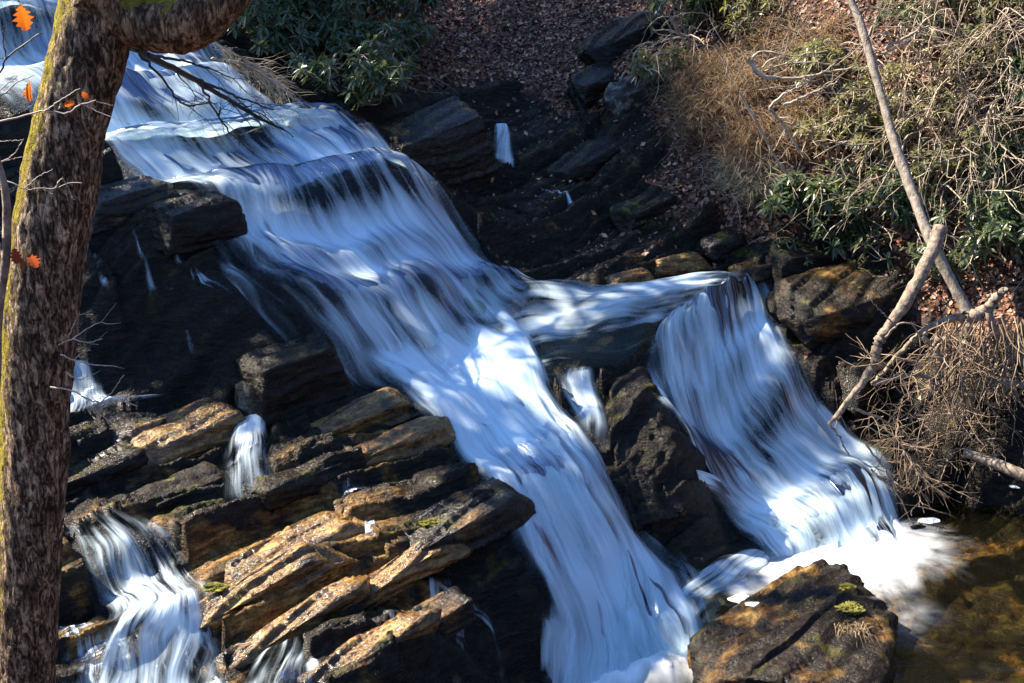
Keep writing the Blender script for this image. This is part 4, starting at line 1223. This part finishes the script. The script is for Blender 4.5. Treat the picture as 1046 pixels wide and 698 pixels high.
tangle(820, 20, .6, 30, .9, .008, M_BROWNWOOD, 'dark brush along the top edge left of the leaning trunk', 8, (0, -.3, .9), TG, 1, .3)
tangle(900, 250, .5, 26, .8, .009, M_BROWNWOOD, 'brown stems under the rhododendron beside the leaning trunk', 9, (.5, -.5, .3), TG, 1, .3)
tangle(1010, 430, .5, 40, .7, .008, M_ROOT, 'dark brush below the root mass at the right edge', 10, (-.2, -.6, .3), TG, 1, .3)
tangle(395, 75, .3, 16, .9, .008, M_BROWNWOOD, 'thin reddish stems at the foot of the dark bushes', 11, (.4, -.5, .2), TG, 1, .3)
tangle(940, 160, .6, 60, .9, .008, M_VINE, 'tan twigs across the laurel behind the leaning trunk', 12, (.2, -.6, .4), TG, 1, .3)

# the bleached dead branch
db = empty('dead_branch', tuple(at(800, 88, 18.9))); tag(db, 'bleached dead branch with many curved prongs left of the leaning trunk', 'branch')
mb = MB()
for pix, r0, r1 in (([(765, 62), (775, 75), (790, 80), (815, 80), (845, 74), (870, 70)], .035, .01), ([(768, 66), (772, 55), (785, 53), (805, 57), (840, 58)], .016, .006), ([(780, 74), (800, 66), (830, 64), (850, 66)], .014, .005), ([(778, 70), (790, 60), (820, 56), (845, 52)], .012, .005),
                    ([(786, 110), (800, 97), (822, 86), (840, 72)], .02, .008), ([(800, 108), (830, 95), (855, 84)], .022, .01), ([(786, 110), (800, 128), (820, 160)], .022, .014), ([(756, 95), (775, 130), (795, 165), (805, 178)], .018, .012), ([(900, 55), (930, 42), (945, 20)], .02, .01), ([(905, 50), (940, 30), (960, 28)], .022, .01)):
    S = px_branch(mb, pix, 18.7, r0, r1, 24, 7, .006, int(pix[0][0]))
    rg = np.random.default_rng(int(pix[1][0]))
    for _ in range(4):
        i = rg.integers(8, 23); dd = S[i] - S[i - 1]; dd /= np.linalg.norm(dd)
        twig(mb, S[i], dd + rg.normal(size=3) * .5, rg.uniform(.2, .45), r1 * .6, 1, rg, 0, .4, 2)
part('branch', np.concatenate(mb.v), [q for f_ in mb.f for q in f_.tolist()], M_VINE, db)


def onto(px, py):
    dg = bpy.context.evaluated_depsgraph_get(); dg.update()
    d = at(px, py, 1.0) - np.array((0, 0, CAM_Z)); d /= np.linalg.norm(d)
    ok, loc, *_ = SC.ray_cast(dg, Vector((0, 0, CAM_Z)) + Vector(d) * 9.0, Vector(d))
    return np.array(loc[:]) if ok else np.array(hit(px, py)[:])


def grass(px, py, rad, n, L, m, label, seed, group, hang=.6, name='dry_grass_clump', cat='grass', solid=False):
    rg = np.random.default_rng(seed); c = onto(px, py) if solid else np.array(hit(px, py)[:]); V = []; Fc = []
    for i in range(int(n * .75)):
        a = rg.uniform(0, 6.28); rr = rad * math.sqrt(rg.uniform(0, 1))
        p = c + np.array((math.cos(a) * rr, math.sin(a) * rr * .8, 0)); p[2] = c[2] - .02 if solid else float(Hd(p[0], p[1])) - .02
        l = L * rg.uniform(.4, 1.5)
        d = np.array((rg.normal() * .6, -.35 + rg.normal() * .4, .9)); d /= np.linalg.norm(d)
        s = np.cross(d, rg.normal(size=3)); s /= np.linalg.norm(s); wd = rg.uniform(.0025, .007)
        b = len(V)
        for t in (0, .35, .7, 1):
            q = p + d * l * t - np.array((0, .25, 1)) * hang * l * t * t
            V += [q + s * wd * (1 - t * .8), q - s * wd * (1 - t * .8)]
        for k in range(3): Fc.append((b + 2 * k, b + 2 * k + 1, b + 2 * k + 3, b + 2 * k + 2))
    o = obj(name, np.array(V) - c, Fc, m); o.location = c
    return tag(o, label, cat, group)


GG = 'dry grass clumps on the right bank'
for i, (px, py, rd, n, L, m, lab) in enumerate((
        (725, 75, .42, 1500, .6, M_GRASS, 'russet dry fern clump below the rhododendron at the slope head'), (760, 95, .45, 1500, .6, M_GRASS, 'russet dry grass left of the dead branch'), (720, 125, .38, 1100, .6, M_GRASS, 'hanging brown grass at the edge of the leaf slope'),
        (765, 145, .40, 1200, .55, M_GRASS, 'tan grass tuft under the left prong of the dead branch'), (815, 130, .45, 1100, .4, M_GRASS, 'straw litter tuft in the sunny gap under the dead branch'), (775, 195, .22, 600, .55, M_PALEGRASS, 'pale straw coloured grass tuft in shade'),
        (745, 175, .25, 500, .5, M_PALEGRASS, 'grey dry grass fringe at the lower end of the russet slope'), (700, 100, .3, 700, .5, M_GRASS, 'brown fern fronds right of the pale slab'), (790, 40, .45, 1000, .45, M_GRASS, 'dark russet bracken near the top edge'), (840, 45, .4, 800, .45, M_GRASS, 'brown bracken left of the top of the leaning trunk'),
        (960, 150, .4, 700, .4, M_GRASS, 'tan grass behind the laurel on the right'), (1000, 210, .35, 500, .4, M_GRASS, 'brown dry fern among the right hand rhododendrons'), (900, 190, .35, 700, .4, M_GRASS, 'dry grass right behind the leaning trunk foot'))):
    grass(px, py, rd * .8, n, L * 1.15, m, lab, 60 + i, GG)
grass(868, 640, .17, 170, .36, M_GRASS, 'reddish dead grass tuft hanging from the boulder at the pool', 90, None, 1.3, solid=True)


def cushion(px, py, a, b, h, label, seed):
    rg = np.random.default_rng(seed)
    bm = bmesh.new(); bmesh.ops.create_icosphere(bm, subdivisions=5, radius=1)
    P = np.array([v.co[:] for v in bm.verts]); N = P.copy()
    P = P * np.array((a, b, h)) * (1 + fbm3(N, 2.4, 3, seed)[:, None] * 1.3) + N * (fbm3(P, 45, 2, seed)[:, None] * .03)
    for v, p in zip(bm.verts, P): v.co = p
    me = bpy.data.meshes.new('moss_cushion'); bm.to_mesh(me); bm.free(); me.materials.append(M_MOSS)
    o = bpy.data.objects.new('moss_cushion', me); C.objects.link(o)
    dg = bpy.context.evaluated_depsgraph_get(); dg.update()
    tgt = at(px, py, 1.0) - np.array((0, 0, CAM_Z)); tgt /= np.linalg.norm(tgt)
    ok, loc, *_ = SC.ray_cast(dg, Vector((0, 0, CAM_Z)) + Vector(tgt) * 9.0, Vector(tgt))
    o.location = loc if ok else hit(px, py)
    return tag(o, label, 'moss')


cushion(218, 600, .11, .06, .028, 'bright yellow moss cushion on the pale capped slab', 1)
cushion(442, 533, .15, .08, .022, 'olive moss cushion at the brink above the main plunge', 2)
cushion(868, 622, .12, .09, .04, 'green moss on the right shoulder of the boulder', 3)
cushion(866, 600, .08, .05, .03, 'moss strip at the upper right edge of the boulder', 4)


def foam_patch(px, py, a, b, label, seed):
    rg = np.random.default_rng(seed)
    dg = bpy.context.evaluated_depsgraph_get(); dg.update()
    tgt = at(px, py, 1.0) - np.array((0, 0, CAM_Z)); tgt /= np.linalg.norm(tgt)
    ok, c, *_ = SC.ray_cast(dg, Vector((0, 0, CAM_Z)) + Vector(tgt) * 9.0, Vector(tgt))
    c = np.array(c[:])
    n, m_ = 48, 10; V = []
    for j in range(m_):
        q = j / (m_ - 1)
        for i in range(n):
            t = i / n * 6.2832
            rr = 1 + .45 * float(fbm2(np.array(math.cos(t) * 1.3 + seed), np.array(math.sin(t) * 1.3), 3, seed)) * 2
            V.append((math.cos(t) * a * rr * q, math.sin(t) * b * rr * q, .012 * (1 - q ** 3) - .002))
    Fc = [(j * n + i, j * n + (i + 1) % n, (j + 1) * n + (i + 1) % n, (j + 1) * n + i) for j in range(m_ - 1) for i in range(n)]
    o = obj('foam', V, Fc, M_FOAM); o.location = c
    return tag(o, label, 'foam')


M_FOAM = mat_plain('white_foam', (.78, .79, .80), (.9, .9, .9), .6, 40)
foam_patch(948, 532, .13, .08, 'white foam patch floating near the lit end of the pool', 1)
foam_patch(757, 612, .12, .10, 'white foam patch lodged left of the boulder', 2)
foam_patch(772, 617, .10, .05, 'smaller white foam streak against the boulder', 3)
foam_patch(1037, 497, .06, .05, 'small white foam blob at the right edge under the log', 4)

# ------------------------------------------------------------------ leaf litter
rg = np.random.default_rng(5)
N = 60000
lx = rg.uniform(-5, 8.5, N * 3); ly = rg.uniform(14, 25, N * 3)
lm = bil(LM, GX0, GY0, GD, lx, ly)
keep = rg.uniform(size=N * 3) < lm * .95 + .05 * (ly > 16.8) * (lx > -1)
lx, ly = lx[keep][:N], ly[keep][:N]
lz = Hd(lx, ly)
e = .05
nx_ = -(Hd(lx + e, ly) - Hd(lx - e, ly)) / (2 * e); ny_ = -(Hd(lx, ly + e) - Hd(lx, ly - e)) / (2 * e)
nrm = np.stack([nx_, ny_, np.ones_like(nx_)], 1); nrm += rg.normal(size=nrm.shape) * .45; nrm /= np.linalg.norm(nrm, axis=1)[:, None]
a1 = np.cross(nrm, rg.normal(size=nrm.shape)); a1 /= np.linalg.norm(a1, axis=1)[:, None]
a2 = np.cross(nrm, a1)
sz = (.016 + .042 * rg.uniform(0, 1, len(lx)) ** 2)[:, None]
c0 = np.stack([lx, ly, lz + rg.uniform(.005, .04, len(lx))], 1)
cur = nrm * sz * rg.uniform(-.2, .5, (len(lx), 1))
V = np.stack([c0 - a1 * sz + cur, c0 - a2 * sz * .55 - a1 * sz * .1, c0 + a2 * sz * .6 - a1 * sz * .05, c0 + a1 * sz + cur], 1).reshape(-1, 3)
b = np.arange(len(lx)) * 4
Fc = np.concatenate([np.stack([b, b + 1, b + 2], 1), np.stack([b + 1, b + 3, b + 2], 1)])


def mat_litter():
    k = NT('fallen_leaf')
    c = k.ramp(k.attr('tone'), [(0, (.024, .008, .004)), (.35, (.085, .025, .011)), (.65, (.18, .06, .026)), (.88, (.27, .14, .08)), (1, (.42, .27, .16))])
    return k.setp(Base_Color=c, Roughness=.6)


litter = obj('leaf_litter', V, Fc, mat_litter(), None, False, {'tone': np.repeat(rg.uniform(0, 1, len(lx)), 4)})
tag(litter, kind='stuff')


# ------------------------------------------------------------------ unseen trees added on the left, crowns placed to shade chosen patches
S3 = np.array(SUN_DIR[:])
M_NEEDLE = mat_plain('shade_tree_foliage', (.02, .035, .012), (.05, .075, .025), .6, 3)
M_TRUNK = mat_plain('shade_tree_bark', (.05, .035, .025), (.14, .10, .07), .9, 8)


def shade_tree(label, targets, t, seed):
    """targets: pixel, distance, radius and leaf density of the patch in shade"""
    rg = np.random.default_rng(seed)
    cs = [(at(px, py, Y) + S3 * (t + rg.uniform(-.6, .6)), r, dn) for px, py, Y, r, dn in targets]
    mid = np.mean([c for c, _, _ in cs], 0)
    base = np.array((mid[0] - 1.0, mid[1] + .5, 0)); base[2] = float(tps(np.array([base[0]]), np.array([base[1]]))[0]) - .3
    root = empty('unseen_shade_tree', tuple(base)); tag(root, label, 'tree', None)
    top = np.array((mid[0], mid[1], max(c[2] for c, _, _ in cs) + 1.2))
    S = spline(np.array([base, base * .5 + top * .5 + rg.normal(size=3) * .15, top]), 24)
    v, f_ = tube_arrays(S, np.linspace(.17, .04, 24), 10); mb = MB(); mb.add(v, f_)
    part('trunk', v, f_.tolist(), M_TRUNK, root)
    V, Fc, ml = [], [], MB()
    n0 = 0
    for c, r, dn in cs:
        v, f_ = tube_arrays(spline(np.array([S[np.argmin(np.abs(S[:, 2] - c[2] + r * .5))], c]), 8), np.linspace(.045, .01, 8), 6); ml.add(v, f_)
        n = int(dn * 420 * r * r)
        ncl = max(6, int(14 * r))
        cc = rg.normal(size=(ncl, 3)); cc = cc / np.linalg.norm(cc, axis=1)[:, None] * rg.uniform(.1, 1, (ncl, 1)) ** .5 * r
        p = cc[rg.integers(0, ncl, n)] * np.array((1, 1, .8)) + rg.normal(size=(n, 3)) * r * .24 + c
        a = rg.normal(size=(n, 3)); a[:, 2] *= .5; a /= np.linalg.norm(a, axis=1)[:, None]
        b = np.cross(a, rg.normal(size=(n, 3))); b /= np.linalg.norm(b, axis=1)[:, None]
        l = rg.uniform(.07, .17, (n, 1)); wd = l * rg.uniform(.25, .5, (n, 1))
        V.append(np.stack([p - a * l, p - b * wd, p + a * l, p + b * wd], 1).reshape(-1, 3))
        q = np.arange(n)[:, None] * 4 + n0; Fc.append(np.concatenate([q, q + 1, q + 2, q + 3], 1)); n0 += 4 * n
    part('branch', np.concatenate(ml.v), [q for f_ in ml.f for q in f_.tolist()], M_TRUNK, root)
    part('foliage', np.concatenate(V), np.concatenate(Fc), M_NEEDLE, root, smooth=False)


shade_tree('unseen evergreen added on the left hillside to shade the dark bushes above the cascade', [(260, 30, 21.3, 1.2, 1), (340, 40, 21.5, 1.4, 1.1), (400, 30, 22, 1.3, 1), (440, 90, 21, 1.3, 1), (380, 100, 20, 1.0, .8)], 17, 1)
shade_tree('tall unseen evergreen added on the left hillside to shade the leaf slope', [(480, 20, 23, 1.7, 1.3), (560, 20, 23.2, 1.7, 1.3), (640, 10, 23, 1.5, 1.2), (580, 60, 22, 1.5, 1.1), (560, 110, 21, 1.4, 1.1), (500, 150, 20, 1.2, 1), (640, 60, 21.8, 1.2, .9), (640, 130, 20.5, 1.2, 1)], 19, 2)
shade_tree('unseen evergreen added on the left hillside to shade the side creek', [(600, 200, 19.6, 1.2, 1), (680, 200, 19.5, 1.1, 1), (740, 230, 19.2, .9, .9), (520, 220, 18.6, 1.1, 1), (790, 240, 18.9, .8, .8)], 17, 3)
shade_tree('unseen evergreen added on the left bank to shade the upper cascade', [(280, 240, 16.3, .7, .8), (360, 235, 16.9, .8, .9), (440, 250, 17.3, .8, .9), (480, 290, 17.1, .6, .7)], 15, 4)
shade_tree('unseen evergreen added on the left bank to shade the black cliff left of the cascade', [(190, 320, 15.1, .8, 1.1), (110, 290, 15.2, .8, 1.1), (150, 380, 14.8, .7, 1), (250, 340, 15.2, .5, .9)], 14, 8)
shade_tree('unseen evergreen added on the left bank to shade the right fall', [(720, 370, 16.6, .8, .9), (770, 420, 16.4, .8, .9), (720, 480, 15.6, .7, .9), (830, 360, 17.5, .6, .6), (900, 420, 16.7, .5, .5)], 16, 5)
shade_tree('unseen evergreen added on the left bank to shade the main plunge', [(540, 490, 14.5, .6, .8), (590, 560, 14.0, .8, .9), (640, 640, 13.4, .8, .8), (690, 560, 14.3, .7, .9)], 15, 6)
shade_tree('unseen evergreen added on the left bank to dapple the lower pool', [(890, 660, 13.2, .6, .5), (1030, 690, 13.0, .6, .5), (840, 700, 12.8, .5, .6)], 15, 7)
